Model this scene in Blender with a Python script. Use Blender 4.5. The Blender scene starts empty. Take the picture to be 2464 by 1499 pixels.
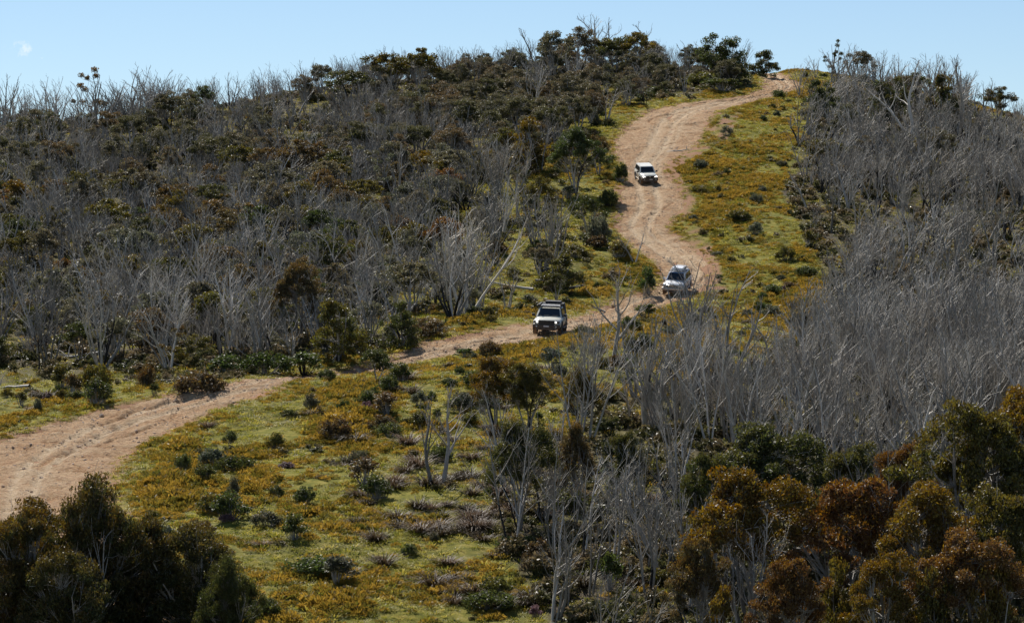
import bpy, math, random
import numpy as np
from mathutils import Vector, Matrix, Euler

sc = bpy.context.scene
COL = sc.collection
R = math.radians
rng = np.random.default_rng(11)
random.seed(5)

# ------------------------------------------------------------------ camera, sky, sun, exposure
PITCH = R(0.0); LENS = 110.0
FQ = 2464 * LENS / 36.0                      # focal length in picture units (2464 across)
cam = bpy.data.cameras.new('camera'); cam.lens = LENS; cam.sensor_width = 36.0
cam.clip_start = 1.0; cam.clip_end = 9000.0
camo = bpy.data.objects.new('camera', cam); COL.objects.link(camo)
camo.location = (0, 0, 0); camo.rotation_euler = (R(90) + PITCH, 0, 0)
sc.camera = camo

SUN_EL, SUN_AZ = R(47), R(-22)               # azimuth from +y (view direction), negative = left
sun_dir = Vector((math.sin(SUN_AZ) * math.cos(SUN_EL), math.cos(SUN_AZ) * math.cos(SUN_EL), math.sin(SUN_EL)))
w = bpy.data.worlds.new('World'); sc.world = w; w.use_nodes = True
nt = w.node_tree; bgn = nt.nodes['Background']
sky = nt.nodes.new('ShaderNodeTexSky'); sky.sky_type = 'NISHITA'; sky.sun_disc = False
sky.sun_elevation = SUN_EL; sky.sun_rotation = SUN_AZ
sky.altitude = 1500; sky.air_density = 1.0; sky.dust_density = 0.25; sky.ozone_density = 3.4
# a single wisp of cloud low on the left
tcw = nt.nodes.new('ShaderNodeTexCoord'); mp = nt.nodes.new('ShaderNodeMapping'); mp.vector_type = 'POINT'
mp.inputs['Location'].default_value = (.1537 * 170, 0, -.0823 * 320); mp.inputs['Scale'].default_value = (170, 0, 320)
nzw = nt.nodes.new('ShaderNodeTexNoise'); nzw.inputs['Scale'].default_value = 330; nzw.inputs['Detail'].default_value = 5; nzw.inputs['Roughness'].default_value = .62
nt.links.new(tcw.outputs['Generated'], mp.inputs[0]); nt.links.new(tcw.outputs['Generated'], nzw.inputs[0])
lnw = nt.nodes.new('ShaderNodeVectorMath'); lnw.operation = 'LENGTH'; nt.links.new(mp.outputs[0], lnw.inputs[0])
c1w = nt.nodes.new('ShaderNodeMath'); c1w.operation = 'MULTIPLY_ADD'; nt.links.new(nzw.outputs[0], c1w.inputs[0]); c1w.inputs[1].default_value = 5.0; c1w.inputs[2].default_value = -2.0
c2w = nt.nodes.new('ShaderNodeMath'); c2w.operation = 'SUBTRACT'; c2w.use_clamp = True; nt.links.new(c1w.outputs[0], c2w.inputs[0]); nt.links.new(lnw.outputs['Value'], c2w.inputs[1])
# (the mask is a small cone of directions; the half of the sky behind the camera has y < 0 and gets none)
sxw = nt.nodes.new('ShaderNodeSeparateXYZ'); nt.links.new(tcw.outputs['Generated'], sxw.inputs[0])
c3w = nt.nodes.new('ShaderNodeMath'); c3w.operation = 'GREATER_THAN'; nt.links.new(sxw.outputs[1], c3w.inputs[0]); c3w.inputs[1].default_value = 0
c4w = nt.nodes.new('ShaderNodeMath'); c4w.operation = 'MULTIPLY'; nt.links.new(c2w.outputs[0], c4w.inputs[0]); nt.links.new(c3w.outputs[0], c4w.inputs[1])
c5w = nt.nodes.new('ShaderNodeMath'); c5w.operation = 'MULTIPLY'; nt.links.new(c4w.outputs[0], c5w.inputs[0]); c5w.inputs[1].default_value = .42
mxw = nt.nodes.new('ShaderNodeMix'); mxw.data_type = 'RGBA'; nt.links.new(c5w.outputs[0], mxw.inputs[0]); nt.links.new(sky.outputs[0], mxw.inputs[6]); mxw.inputs[7].default_value = (10.5, 10.6, 10.4, 1)
nt.links.new(mxw.outputs[2], bgn.inputs[0]); bgn.inputs[1].default_value = 0.069
sl = bpy.data.lights.new('sun', 'SUN'); sl.energy = 4.5; sl.angle = R(0.55); sl.color = (1.0, 0.95, 0.87)
so = bpy.data.objects.new('sun', sl); COL.objects.link(so)
so.rotation_euler = (-sun_dir).to_track_quat('-Z', 'Y').to_euler()
sc.view_settings.view_transform = 'Standard'; sc.view_settings.look = 'None'
sc.view_settings.exposure = 0.56; sc.view_settings.gamma = 1.0; sc.view_settings.use_curve_mapping = False
sc.cycles.max_bounces = 7; sc.cycles.diffuse_bounces = 4; sc.cycles.glossy_bounces = 2
sc.cycles.transmission_bounces = 4; sc.cycles.transparent_max_bounces = 4
sc.cycles.caustics_reflective = False; sc.cycles.caustics_refractive = False

# ------------------------------------------------------------------ small maths helpers
CP, SP = math.cos(PITCH), math.sin(PITCH)
def unproj(u, v, d):
    a = (np.asarray(u, float) - 1232) / FQ * d; b = (749.5 - np.asarray(v, float)) / FQ * d
    return np.stack([a, d * CP - b * SP, d * SP + b * CP], -1)
def proj(x, y, z):
    d = y * CP + z * SP; b = -y * SP + z * CP
    return 1232 + FQ * x / d, 749.5 - FQ * b / d, d

def _hash(ix, iy, s):
    n = (ix.astype(np.int64) * 374761393 + iy.astype(np.int64) * 668265263 + s * 1442695041) & 0xffffffff
    n = ((n ^ (n >> 13)) * 1274126177) & 0xffffffff
    return ((n ^ (n >> 16)) & 0xffff) / 65535.0
def vnoise(x, y, s=0):
    x = np.asarray(x, float); y = np.asarray(y, float)
    ix = np.floor(x); iy = np.floor(y); fx = x - ix; fy = y - iy
    fx = fx * fx * (3 - 2 * fx); fy = fy * fy * (3 - 2 * fy)
    a = _hash(ix, iy, s); b = _hash(ix + 1, iy, s); c = _hash(ix, iy + 1, s); d = _hash(ix + 1, iy + 1, s)
    return (a * (1 - fx) + b * fx) * (1 - fy) + (c * (1 - fx) + d * fx) * fy
def fbm(x, y, s=0, o=3):
    t = 0; a = 0.5; n = 0
    for i in range(o):
        t = t + a * vnoise(x * 2 ** i, y * 2 ** i, s + i * 17); n += a; a *= 0.5
    return t / n
def smooth(a, b, x):
    t = np.clip((x - a) / (b - a), 0, 1); return t * t * (3 - 2 * t)
def in_poly(u, v, poly):
    u = np.asarray(u); v = np.asarray(v); r = np.zeros(u.shape, bool); n = len(poly)
    for i in range(n):
        x1, y1 = poly[i]; x2, y2 = poly[(i + 1) % n]
        c = (y1 > v) != (y2 > v)
        with np.errstate(divide='ignore', invalid='ignore'):
            xx = (x2 - x1) * (v - y1) / ((y2 - y1) if y2 != y1 else 1e-9) + x1
        r ^= c & (u < xx)
    return r

# ------------------------------------------------------------------ the shape of the hill (surveyed points -> thin plate spline)
SURV = [(1323, 799, 220), (1625, 708, 272), (1600, 600, 294), (1555, 438, 325), (1540, 344, 347), (1640, 266, 368), (1850, 228, 396), (1885, 182, 425),
 (1000, 1499, 130), (1000, 1171, 158), (1000, 1024, 178), (1000, 901, 200), (1400, 1499, 130), (1400, 1171, 158), (1500, 1000, 184), (1450, 860, 207),
 (700, 914, 191), (790, 912, 192), (850, 912, 203), (920, 890, 207), (0, 1057, 179), (254, 1139, 166), (0, 1200, 158), (0, 1499, 130), (480, 1499, 130),
 (500, 1200, 156), (250, 900, 206), (0, 930, 203), (250, 740, 248), (250, 570, 298), (250, 410, 355), (0, 312, 395), (200, 308, 400), (410, 285, 406),
 (740, 228, 412), (1100, 195, 418), (1400, 160, 425), (1700, 172, 428), (2000, 176, 428), (2200, 222, 420), (2464, 290, 405),
 (700, 780, 240), (700, 570, 296), (700, 400, 352), (1000, 760, 234), (1000, 600, 284), (1000, 400, 345), (1200, 300, 374), (1300, 600, 284), (1350, 450, 322),
 (1800, 500, 312), (1800, 350, 345), (1900, 650, 280), (2100, 400, 338), (2100, 600, 292), (2400, 600, 290), (2400, 400, 352), (2100, 850, 236), (2464, 850, 232),
 (2100, 1000, 196), (2464, 1000, 192), (2000, 1250, 152), (2464, 1250, 150), (2000, 1499, 129), (2464, 1499, 127), (1700, 800, 238)]
pts = [unproj(u, v, d) for u, v, d in SURV]
for u in (0, 600, 1232, 1850, 2464):
    zr = np.interp(u, [0, 740, 1400, 2000, 2464], [395, 412, 425, 428, 405])
    vr = np.interp(u, [0, 740, 1400, 2000, 2464], [312, 228, 160, 176, 290])
    p = unproj(u, vr, zr)
    pts.append(np.array([p[0] * 1.1, p[1] + 45, p[2] - 5])); pts.append(np.array([p[0] * 1.3, p[1] + 130, p[2] - 30]))
for x in (-40, -10, 10, 40): pts.append(np.array([x, 100, -16.5])); pts.append(np.array([x, 60, -20.0]))
P = np.array(pts)
def _K(r): return np.where(r > 0, r * r * np.log(np.maximum(r, 1e-9)), 0)
SC = 100.0
A_ = P[:, :2] / SC; n_ = len(A_)
KK = _K(np.linalg.norm(A_[:, None] - A_[None], axis=-1)) + np.eye(n_) * 0.002
M_ = np.zeros((n_ + 3, n_ + 3)); M_[:n_, :n_] = KK; M_[:n_, n_] = 1; M_[:n_, n_ + 1:] = A_; M_[n_, :n_] = 1; M_[n_ + 1:, :n_] = A_.T
W_ = np.linalg.solve(M_, np.concatenate([P[:, 2], np.zeros(3)]))
def tps(x, y):
    x = np.asarray(x, float); y = np.asarray(y, float); sh = x.shape; q = np.stack([x.ravel(), y.ravel()], -1) / SC
    out = np.empty(len(q))
    for i in range(0, len(q), 40000):
        b = q[i:i + 40000]
        out[i:i + 40000] = _K(np.linalg.norm(b[:, None] - A_[None], axis=-1)) @ W_[:n_] + W_[n_] + b @ W_[n_ + 1:]
    return out.reshape(sh)
# coarse lattice of the smooth hill, bilinear look-up
GX = np.arange(-110, 110.01, 1.0); GY = np.arange(50, 580.01, 1.0)
GZ = tps(*np.meshgrid(GX, GY))
def T(x, y):
    x = np.clip(np.asarray(x, float), -109.9, 109.9); y = np.clip(np.asarray(y, float), 50.01, 579.9)
    fx = x + 110; fy = y - 50; ix = fx.astype(int); iy = fy.astype(int); fx = fx - ix; fy = fy - iy
    return (GZ[iy, ix] * (1 - fx) + GZ[iy, ix + 1] * fx) * (1 - fy) + (GZ[iy + 1, ix] * (1 - fx) + GZ[iy + 1, ix + 1] * fx) * fy
def hit(u, v):
    """first point of the hill that the line of sight through picture point (u, v) meets"""
    u = np.atleast_1d(np.asarray(u, float)); v = np.atleast_1d(np.asarray(v, float))
    ds = np.arange(95, 560, 0.25); res = np.zeros((len(u), 3))
    for i in range(len(u)):
        a = (u[i] - 1232) / FQ * ds; b = (749.5 - v[i]) / FQ * ds
        x = a; y = ds * CP - b * SP; z = ds * SP + b * CP
        k = np.argmax(z < T(x, y))
        if k == 0: k = int(np.argmin(z - T(x, y)))
        res[i] = (x[k], y[k], T(x[k], y[k]))
    return res

# ------------------------------------------------------------------ the track: its two edges
EDGE = [((-480, 1750), (560, 1750)), ((-380, 1499), (440, 1499)), ((-300, 1330), (360, 1350)), ((-190, 1180), (275, 1235)), ((-80, 1098), (258, 1142)), ((60, 1046), (330, 1076)),
 ((160, 1012), (430, 1024)), ((330, 972), (540, 979)), ((480, 938), (640, 944)), ((600, 914.5), (700, 916)), ((690, 908), (780, 910)), ((800, 901), (860, 908)),
 ((880, 880), (930, 890)), ((960, 852), (1030, 868)), ((1070, 816), (1180, 838)), ((1200, 793), (1320, 814)), ((1330, 772), (1430, 792)), ((1440, 742), (1520, 764)),
 ((1520, 712), (1600, 732)), ((1585, 690), (1668, 708)), ((1592, 655), (1712, 668)), ((1560, 620), (1690, 620)), ((1512, 588), (1650, 580)), ((1488, 550), (1600, 545)),
 ((1488, 500), (1650, 502)), ((1497, 455), (1640, 462)), ((1507, 420), (1612, 425)), ((1490, 385), (1600, 396)), ((1481, 350), (1672, 354)), ((1500, 315), (1700, 305)),
 ((1555, 274), (1715, 276)), ((1640, 250), (1790, 252)), ((1750, 238), (1868, 231)), ((1815, 224), (1928, 213)), ((1842, 206), (1925, 203)), ((1828, 187), (1898, 187)), ((1800, 174), (1872, 175))]
EL = hit([a[0] for a, b in EDGE], [a[1] for a, b in EDGE])[:, :2]
ER = hit([b[0] for a, b in EDGE], [b[1] for a, b in EDGE])[:, :2]
EL = np.vstack([EL, EL[-1] + [-4, 25]]); ER = np.vstack([ER, ER[-1] + [-4, 25]])
def refine(E, n):
    s = np.arange(len(E)); q = np.linspace(0, len(E) - 1, n); out = np.zeros((n, 2))
    for k in range(2):   # Catmull-Rom, softened
        i = np.clip(np.floor(q).astype(int), 0, len(E) - 2); f = q - i; e = E[:, k]
        p0 = e[np.clip(i - 1, 0, None)]; p1 = e[i]; p2 = e[i + 1]; p3 = e[np.clip(i + 2, None, len(E) - 1)]
        out[:, k] = 0.5 * ((2 * p1) + (p2 - p0) * f + (2 * p0 - 5 * p1 + 4 * p2 - p3) * f ** 2 + (3 * p1 - p0 - 3 * p2 + p3) * f ** 3)
    return out
NS = 900
RL = refine(EL, NS); RR = refine(ER, NS)
def soften(E, k):
    for _ in range(k): E[1:-1] = (E[:-2] + 2 * E[1:-1] + E[2:]) / 4
    return E
RL = soften(RL, 60); RR = soften(RR, 60)
poly_road = np.vstack([RL[::6], RR[::6][::-1]])
def road_sd(x, y):
    """signed distance to the track's edge, positive inside"""
    x = np.asarray(x, float).ravel(); y = np.asarray(y, float).ravel(); best = np.full(len(x), 1e9)
    a = poly_road; b = np.roll(poly_road, -1, 0)
    ins = np.zeros(len(x), bool)
    for i in range(len(a)):
        ax, ay = a[i]; bx, by = b[i]; dx, dy = bx - ax, by - ay
        L2 = dx * dx + dy * dy + 1e-12
        t = np.clip(((x - ax) * dx + (y - ay) * dy) / L2, 0, 1)
        best = np.minimum(best, (x - ax - t * dx) ** 2 + (y - ay - t * dy) ** 2)
        c = (ay > y) != (by > y)
        ins ^= c & (x < dx * (y - ay) / (dy if dy else 1e-9) + ax)
    return np.where(ins, 1, -1) * np.sqrt(best)
_sx = np.arange(-90, 90.01, 0.5); _sy = np.arange(90, 470.01, 0.5)
SDG = road_sd(*np.meshgrid(_sx, _sy)).reshape(len(_sy), len(_sx))
def SD(x, y):
    x = np.clip(np.asarray(x, float), -89.9, 89.9); y = np.clip(np.asarray(y, float), 90.01, 469.9)
    fx = (x + 90) / .5; fy = (y - 90) / .5; ix = fx.astype(int); iy = fy.astype(int); fx = fx - ix; fy = fy - iy
    return (SDG[iy, ix] * (1 - fx) + SDG[iy, ix + 1] * fx) * (1 - fy) + (SDG[iy + 1, ix] * (1 - fx) + SDG[iy + 1, ix + 1] * fx) * fy
def bumps(x, y):
    return (fbm(x / 9, y / 9, 3) - .5) * 0.9 + (fbm(x / 2.2, y / 2.2, 8) - .5) * 0.35
def GRD(x, y):
    """height of the ground surface"""
    sd = SD(x, y)
    return T(x, y) + bumps(x, y) * smooth(0.0, 3.0, -sd) + 0.10 * smooth(0, 1.2, -sd) - 0.30 * smooth(0.0, 0.7, sd)

# ------------------------------------------------------------------ land cover
RIGHT_DEAD = [(1990, 212), (2250, 235), (2464, 300), (2900, 360), (3700, 420), (3700, 1800), (1400, 1800), (1330, 1460), (1200, 1330), (1185, 1190), (1290, 1100), (1390, 1025), (1435, 970), (1560, 955), (1720, 935), (1880, 865), (1990, 770), (2000, 690), (1960, 600), (1890, 500), (1915, 400), (1945, 300)]
LEFT_FOREST = [(-1300, 400), (-400, 330), (0, 300), (400, 275), (740, 215), (1100, 182), (1400, 148), (1700, 160), (1815, 165), (1810, 215), (1640, 240), (1545, 268), (1478, 320), (1455, 420), (1470, 560), (1490, 640), (1470, 690), (1330, 745), (1100, 785), (950, 815), (820, 862), (560, 885), (380, 905), (100, 925), (-400, 935), (-1300, 960)]
GLADE = [(1500, 250), (1330, 330), (1180, 420), (1060, 560), (960, 680), (900, 800), (1100, 785), (1330, 745), (1490, 690), (1480, 560), (1470, 420), (1490, 320), (1640, 240)]
BANK = [(1640, 545), (1700, 560), (1735, 640), (1745, 720), (1670, 705), (1700, 660), (1640, 540), (1652, 470), (1620, 425), (1600, 395), (1690, 345), (1730, 290), (1790, 262), (1755, 330), (1700, 372), (1630, 408), (1680, 490)]
def zones(x, y):
    u, v, d = proj(x, y, T(x, y))
    wob = (fbm(x / 6, y / 6, 41) - .5) * 70
    return u, v, d, in_poly(u + wob, v, RIGHT_DEAD), in_poly(u, v + wob * .5, LEFT_FOREST), in_poly(u + wob, v, GLADE)

# ------------------------------------------------------------------ mesh helpers
class MB:
    """collects quads; build() links one mesh"""
    def __init__(s): s.V = []; s.F = []; s.M = []; s.S = []; s.A = []; s.n = 0
    def add(s, V, F, mat=0, smooth_=True, att=0.0):
        V = np.asarray(V, float).reshape(-1, 3); F = np.asarray(F, int).reshape(-1, 4)
        s.V.append(V); s.F.append(F + s.n); s.n += len(V)
        s.M.append(np.full(len(F), mat)); s.S.append(np.full(len(F), smooth_)); s.A.append(np.broadcast_to(np.asarray(att, float), (len(V),)))
    def mesh(s, name, mats, att='tint'):
        me = bpy.data.meshes.new(name); V = np.concatenate(s.V); F = np.concatenate(s.F)
        me.vertices.add(len(V)); me.vertices.foreach_set('co', V.astype(np.float32).ravel())
        me.loops.add(F.size); me.loops.foreach_set('vertex_index', F.astype(np.int32).ravel())
        me.polygons.add(len(F)); me.polygons.foreach_set('loop_start', np.arange(0, F.size, 4, dtype=np.int32))
        try: me.polygons.foreach_set('loop_total', np.full(len(F), 4, np.int32))
        except Exception: pass
        for m in mats: me.materials.append(m)
        me.polygons.foreach_set('material_index', np.concatenate(s.M).astype(np.int32))
        me.polygons.foreach_set('use_smooth', np.concatenate(s.S))
        a = me.attributes.new(att, 'FLOAT', 'POINT'); a.data.foreach_set('value', np.concatenate(s.A).astype(np.float32))
        me.update(calc_edges=True)
        return me
    def tube(s, pts, rad, k=4, mat=0, att=0.0):
        pts = np.asarray(pts, float); n = len(pts); rad = np.broadcast_to(rad, (n,))
        d = np.gradient(pts, axis=0); d /= np.linalg.norm(d, axis=1, keepdims=True) + 1e-9
        ref = np.array([0, 0, 1.0]) if abs(d[0][2]) < .8 else np.array([1.0, 0, 0])
        a = np.cross(d, ref); a /= np.linalg.norm(a, axis=1, keepdims=True) + 1e-9; b = np.cross(d, a)
        th = np.arange(k) / k * 2 * np.pi
        V = pts[:, None] + rad[:, None, None] * (np.cos(th)[None, :, None] * a[:, None] + np.sin(th)[None, :, None] * b[:, None])
        i = np.arange(n - 1)[:, None] * k; j = np.arange(k)[None]; j2 = (j + 1) % k
        F = np.stack([i + j, i + j2, i + k + j2, i + k + j], -1).reshape(-1, 4)
        s.add(V, F, mat, True, att)
    def box(s, c, h, mat=0, rot=None):
        q = np.array([(x, y, z) for z in (-1, 1) for y in (-1, 1) for x in (-1, 1)], float) * np.asarray(h)
        if rot is not None: q = q @ np.array(rot).T
        s.add(q + np.asarray(c), [(0, 2, 3, 1), (4, 5, 7, 6), (0, 1, 5, 4), (2, 6, 7, 3), (0, 4, 6, 2), (1, 3, 7, 5)], mat, False)
    def hexa(s, q, mat=0):
        """eight corners: bottom 4 anticlockwise, top 4"""
        s.add(q, [(0, 3, 2, 1), (4, 5, 6, 7), (0, 1, 5, 4), (1, 2, 6, 5), (2, 3, 7, 6), (3, 0, 4, 7)], mat, False)

def obj(name, me, parent=None, **props):
    o = bpy.data.objects.new(name, me); COL.objects.link(o)
    if parent is not None: o.parent = parent
    for k, v in props.items(): o[k] = v
    return o
def tag(o, label, cat, group=None):
    o['label'] = label; o['category'] = cat
    if group: o['group'] = group
    return o

# ------------------------------------------------------------------ materials
def mat(name):
    m = bpy.data.materials.new(name); m.use_nodes = True; nt = m.node_tree
    return m, nt, nt.nodes['Principled BSDF'], nt.nodes['Material Output']
def N(nt, t, **kw):
    n = nt.nodes.new(t)
    for k, v in kw.items(): setattr(n, k, v)
    return n
def ramp(nt, fac, stops):
    r = N(nt, 'ShaderNodeValToRGB'); e = r.color_ramp.elements
    while len(e) > len(stops): e.remove(e[-1])
    while len(e) < len(stops): e.new(0.5)
    for k, (p, c) in enumerate(stops): e[k].position = p; e[k].color = (*c, 1) if len(c) == 3 else c
    nt.links.new(fac, r.inputs[0]); return r
def noise(nt, scale, detail=4, rough=.6, co=None):
    n = N(nt, 'ShaderNodeTexNoise'); n.inputs['Scale'].default_value = scale; n.inputs['Detail'].default_value = detail; n.inputs['Roughness'].default_value = rough
    if co is not None: nt.links.new(co, n.inputs['Vector'])
    return n
def mix(nt, f, a, b, mode='MIX'):
    m = N(nt, 'ShaderNodeMix', data_type='RGBA', blend_type=mode)
    for s, x in ((m.inputs[0], f), (m.inputs[6], a), (m.inputs[7], b)):
        if isinstance(x, (int, float)): s.default_value = x
        elif isinstance(x, tuple): s.default_value = (*x, 1)
        else: nt.links.new(x, s)
    return m.outputs[2]
def mth(nt, op, a, b=0.0, clamp=False):
    m = N(nt, 'ShaderNodeMath', operation=op); m.use_clamp = clamp
    for s, x in ((m.inputs[0], a), (m.inputs[1], b)):
        if isinstance(x, (int, float)): s.default_value = x
        else: nt.links.new(x, s)
    return m.outputs[0]
def attr(nt, name):
    return N(nt, 'ShaderNodeAttribute', attribute_name=name)
def bump(nt, bs, h, strength=.5, dist=.05):
    b = N(nt, 'ShaderNodeBump'); b.inputs['Strength'].default_value = strength; b.inputs['Distance'].default_value = dist
    nt.links.new(h, b.inputs['Height']); nt.links.new(b.outputs[0], bs.inputs['Normal'])

def make_ground_mat():
    m, nt, bs, out = mat('heath_soil_and_grass')
    co = N(nt, 'ShaderNodeNewGeometry').outputs['Position']
    n1 = noise(nt, .35, 5, .6, co); n2 = noise(nt, 1.7, 5, .65, co); n3 = noise(nt, 9, 4, .7, co)
    g = ramp(nt, n2.outputs[0], [(.30, (.078, .08, .012)), (.48, (.17, .15, .019)), (.6, (.265, .21, .038)), (.75, (.40, .31, .10))])
    g2 = mix(nt, mth(nt, 'MULTIPLY', n1.outputs[0], .5), g.outputs[0], (.10, .13, .02))
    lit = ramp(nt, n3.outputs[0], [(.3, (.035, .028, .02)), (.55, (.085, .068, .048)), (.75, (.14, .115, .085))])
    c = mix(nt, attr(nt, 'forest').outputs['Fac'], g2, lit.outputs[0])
    dirt = ramp(nt, n3.outputs[0], [(.3, (.20, .10, .05)), (.7, (.36, .21, .125))])
    c = mix(nt, attr(nt, 'dirt').outputs['Fac'], c, dirt.outputs[0])
    nt.links.new(c, bs.inputs['Base Color']); bs.inputs['Roughness'].default_value = .95; bs.inputs['Specular IOR Level'].default_value = .1
    bump(nt, bs, n3.outputs[0], .6, .12)
    return m
def make_road_mat():
    m, nt, bs, out = mat('dusty_gravel_dirt')
    co = N(nt, 'ShaderNodeNewGeometry').outputs['Position']
    n1 = noise(nt, .5, 4, .6, co); n2 = noise(nt, 3.2, 6, .7, co); n3 = noise(nt, 14, 4, .7, co)
    vor = N(nt, 'ShaderNodeTexVoronoi'); vor.inputs['Scale'].default_value = 5.0; nt.links.new(co, vor.inputs['Vector'])
    red = ramp(nt, n2.outputs[0], [(.30, (.24, .115, .05)), (.48, (.46, .265, .13)), (.70, (.60, .41, .235))])
    pale = ramp(nt, n2.outputs[0], [(.28, (.40, .265, .15)), (.5, (.64, .475, .30)), (.75, (.75, .60, .42))])
    f = mth(nt, 'ADD', mth(nt, 'MULTIPLY', attr(nt, 'track').outputs['Fac'], .85), mth(nt, 'MULTIPLY', mth(nt, 'SUBTRACT', n1.outputs[0], .5), 1.3), True)
    c = mix(nt, f, red.outputs[0], pale.outputs[0])
    st = ramp(nt, vor.outputs['Distance'], [(.0, (1, 1, 1)), (.16, (1, 1, 1)), (.24, (0, 0, 0))])
    vr = N(nt, 'ShaderNodeSeparateColor'); nt.links.new(vor.outputs['Color'], vr.inputs[0])
    sel = mth(nt, 'MULTIPLY', st.outputs[0], mth(nt, 'GREATER_THAN', vr.outputs[0], .72))
    stc = mix(nt, vr.outputs[1], (.25, .14, .09), (.62, .5, .4))
    c = mix(nt, mth(nt, 'MULTIPLY', sel, .8), c, stc)
    nt.links.new(c, bs.inputs['Base Color']); bs.inputs['Roughness'].default_value = .9; bs.inputs['Specular IOR Level'].default_value = .15
    h = mth(nt, 'ADD', mth(nt, 'ADD', n3.outputs[0], mth(nt, 'MULTIPLY', n2.outputs[0], 1.5)), mth(nt, 'MULTIPLY', sel, .6))
    bump(nt, bs, h, 1.0, .2)
    return m
def make_wood(name, lo, hi, pale, char):
    """bleached bark, some stems charred from the ground up; char = share of burnt bases"""
    m, nt, bs, out = mat(name)
    oi = N(nt, 'ShaderNodeObjectInfo'); tc = N(nt, 'ShaderNodeTexCoord'); geo = N(nt, 'ShaderNodeNewGeometry')
    n1 = noise(nt, 1.3, 3, .6, geo.outputs['Position']); n2 = noise(nt, 7, 3, .6, geo.outputs['Position'])
    c = ramp(nt, n1.outputs[0], [(.3, lo), (.6, hi), (.78, pale)])
    c = mix(nt, .35, c.outputs[0], ramp(nt, n2.outputs[0], [(.35, lo), (.65, hi)]).outputs[0])
    br = mth(nt, 'ADD', mth(nt, 'MULTIPLY', oi.outputs['Random'], .95), .62)
    hv = N(nt, 'ShaderNodeHueSaturation'); nt.links.new(c, hv.inputs['Color']); nt.links.new(br, hv.inputs['Value'])
    pl = mth(nt, 'GREATER_THAN', mth(nt, 'FRACT', mth(nt, 'MULTIPLY', oi.outputs['Random'], 13.7)), .86)
    hvc = mix(nt, mth(nt, 'MULTIPLY', pl, .75), hv.outputs[0], pale)
    sx = N(nt, 'ShaderNodeSeparateXYZ'); nt.links.new(tc.outputs['Object'], sx.inputs[0])
    lim = mth(nt, 'MULTIPLY', mth(nt, 'SUBTRACT', mth(nt, 'FRACT', mth(nt, 'MULTIPLY', oi.outputs['Random'], 7.31)), 1 - char), 3.2 / max(char, .01))
    lim = mth(nt, 'ADD', lim, mth(nt, 'MULTIPLY', mth(nt, 'SUBTRACT', n2.outputs[0], .5), 1.4))
    burnt = mth(nt, 'MULTIPLY', mth(nt, 'SUBTRACT', lim, sx.outputs[2]), 3.0, True)
    c = mix(nt, burnt, hvc, (.012, .011, .011))
    nt.links.new(c, bs.inputs['Base Color']); bs.inputs['Roughness'].default_value = .62; bs.inputs['Specular IOR Level'].default_value = .35
    return m
def make_leaf(name, rough=.52, spec=.30, trans=.30):
    """leaf colour from the object's own colour; young leaf tips redder"""
    m, nt, bs, out = mat(name)
    oi = N(nt, 'ShaderNodeObjectInfo'); a = attr(nt, 'tint'); geo = N(nt, 'ShaderNodeNewGeometry')
    f = mth(nt, 'MULTIPLY', oi.outputs['Alpha'], mth(nt, 'SUBTRACT', mth(nt, 'MULTIPLY', a.outputs['Fac'], 2.0), .75), True)
    c = mix(nt, f, oi.outputs['Color'], (.17, .082, .018))
    rr = geo.outputs['Random Per Island']
    hv = N(nt, 'ShaderNodeHueSaturation'); nt.links.new(c, hv.inputs['Color'])
    nt.links.new(mth(nt, 'ADD', mth(nt, 'MULTIPLY', rr, .9), .55), hv.inputs['Value'])
    nt.links.new(mth(nt, 'ADD', mth(nt, 'MULTIPLY', rr, .04), .48), hv.inputs['Hue'])
    nt.links.new(hv.outputs[0], bs.inputs['Base Color']); bs.inputs['Roughness'].default_value = rough; bs.inputs['Specular IOR Level'].default_value = spec
    tr = N(nt, 'ShaderNodeBsdfTranslucent'); 
    hv2 = N(nt, 'ShaderNodeHueSaturation'); hv2.inputs['Value'].default_value = 1.9; hv2.inputs['Saturation'].default_value = 1.15; nt.links.new(hv.outputs[0], hv2.inputs['Color'])
    nt.links.new(hv2.outputs[0], tr.inputs[0])
    ms = N(nt, 'ShaderNodeMixShader'); ms.inputs[0].default_value = trans
    nt.links.new(bs.outputs[0], ms.inputs[1]); nt.links.new(tr.outputs[0], ms.inputs[2]); nt.links.new(ms.outputs[0], out.inputs[0])
    return m
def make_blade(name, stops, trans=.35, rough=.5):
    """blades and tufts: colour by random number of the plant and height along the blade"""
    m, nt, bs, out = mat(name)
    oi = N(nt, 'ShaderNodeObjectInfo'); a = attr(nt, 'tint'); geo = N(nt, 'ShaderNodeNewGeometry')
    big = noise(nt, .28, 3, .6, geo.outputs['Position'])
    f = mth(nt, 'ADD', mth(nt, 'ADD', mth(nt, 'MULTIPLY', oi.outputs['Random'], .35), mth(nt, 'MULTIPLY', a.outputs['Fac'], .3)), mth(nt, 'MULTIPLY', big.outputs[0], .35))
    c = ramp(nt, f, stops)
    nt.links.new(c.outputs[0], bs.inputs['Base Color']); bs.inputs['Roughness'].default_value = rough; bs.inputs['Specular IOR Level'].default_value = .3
    tr = N(nt, 'ShaderNodeBsdfTranslucent'); hv2 = N(nt, 'ShaderNodeHueSaturation'); hv2.inputs['Value'].default_value = 1.5; nt.links.new(c.outputs[0], hv2.inputs['Color'])
    nt.links.new(hv2.outputs[0], tr.inputs[0])
    ms = N(nt, 'ShaderNodeMixShader'); ms.inputs[0].default_value = trans
    nt.links.new(bs.outputs[0], ms.inputs[1]); nt.links.new(tr.outputs[0], ms.inputs[2]); nt.links.new(ms.outputs[0], out.inputs[0])
    return m
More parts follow.
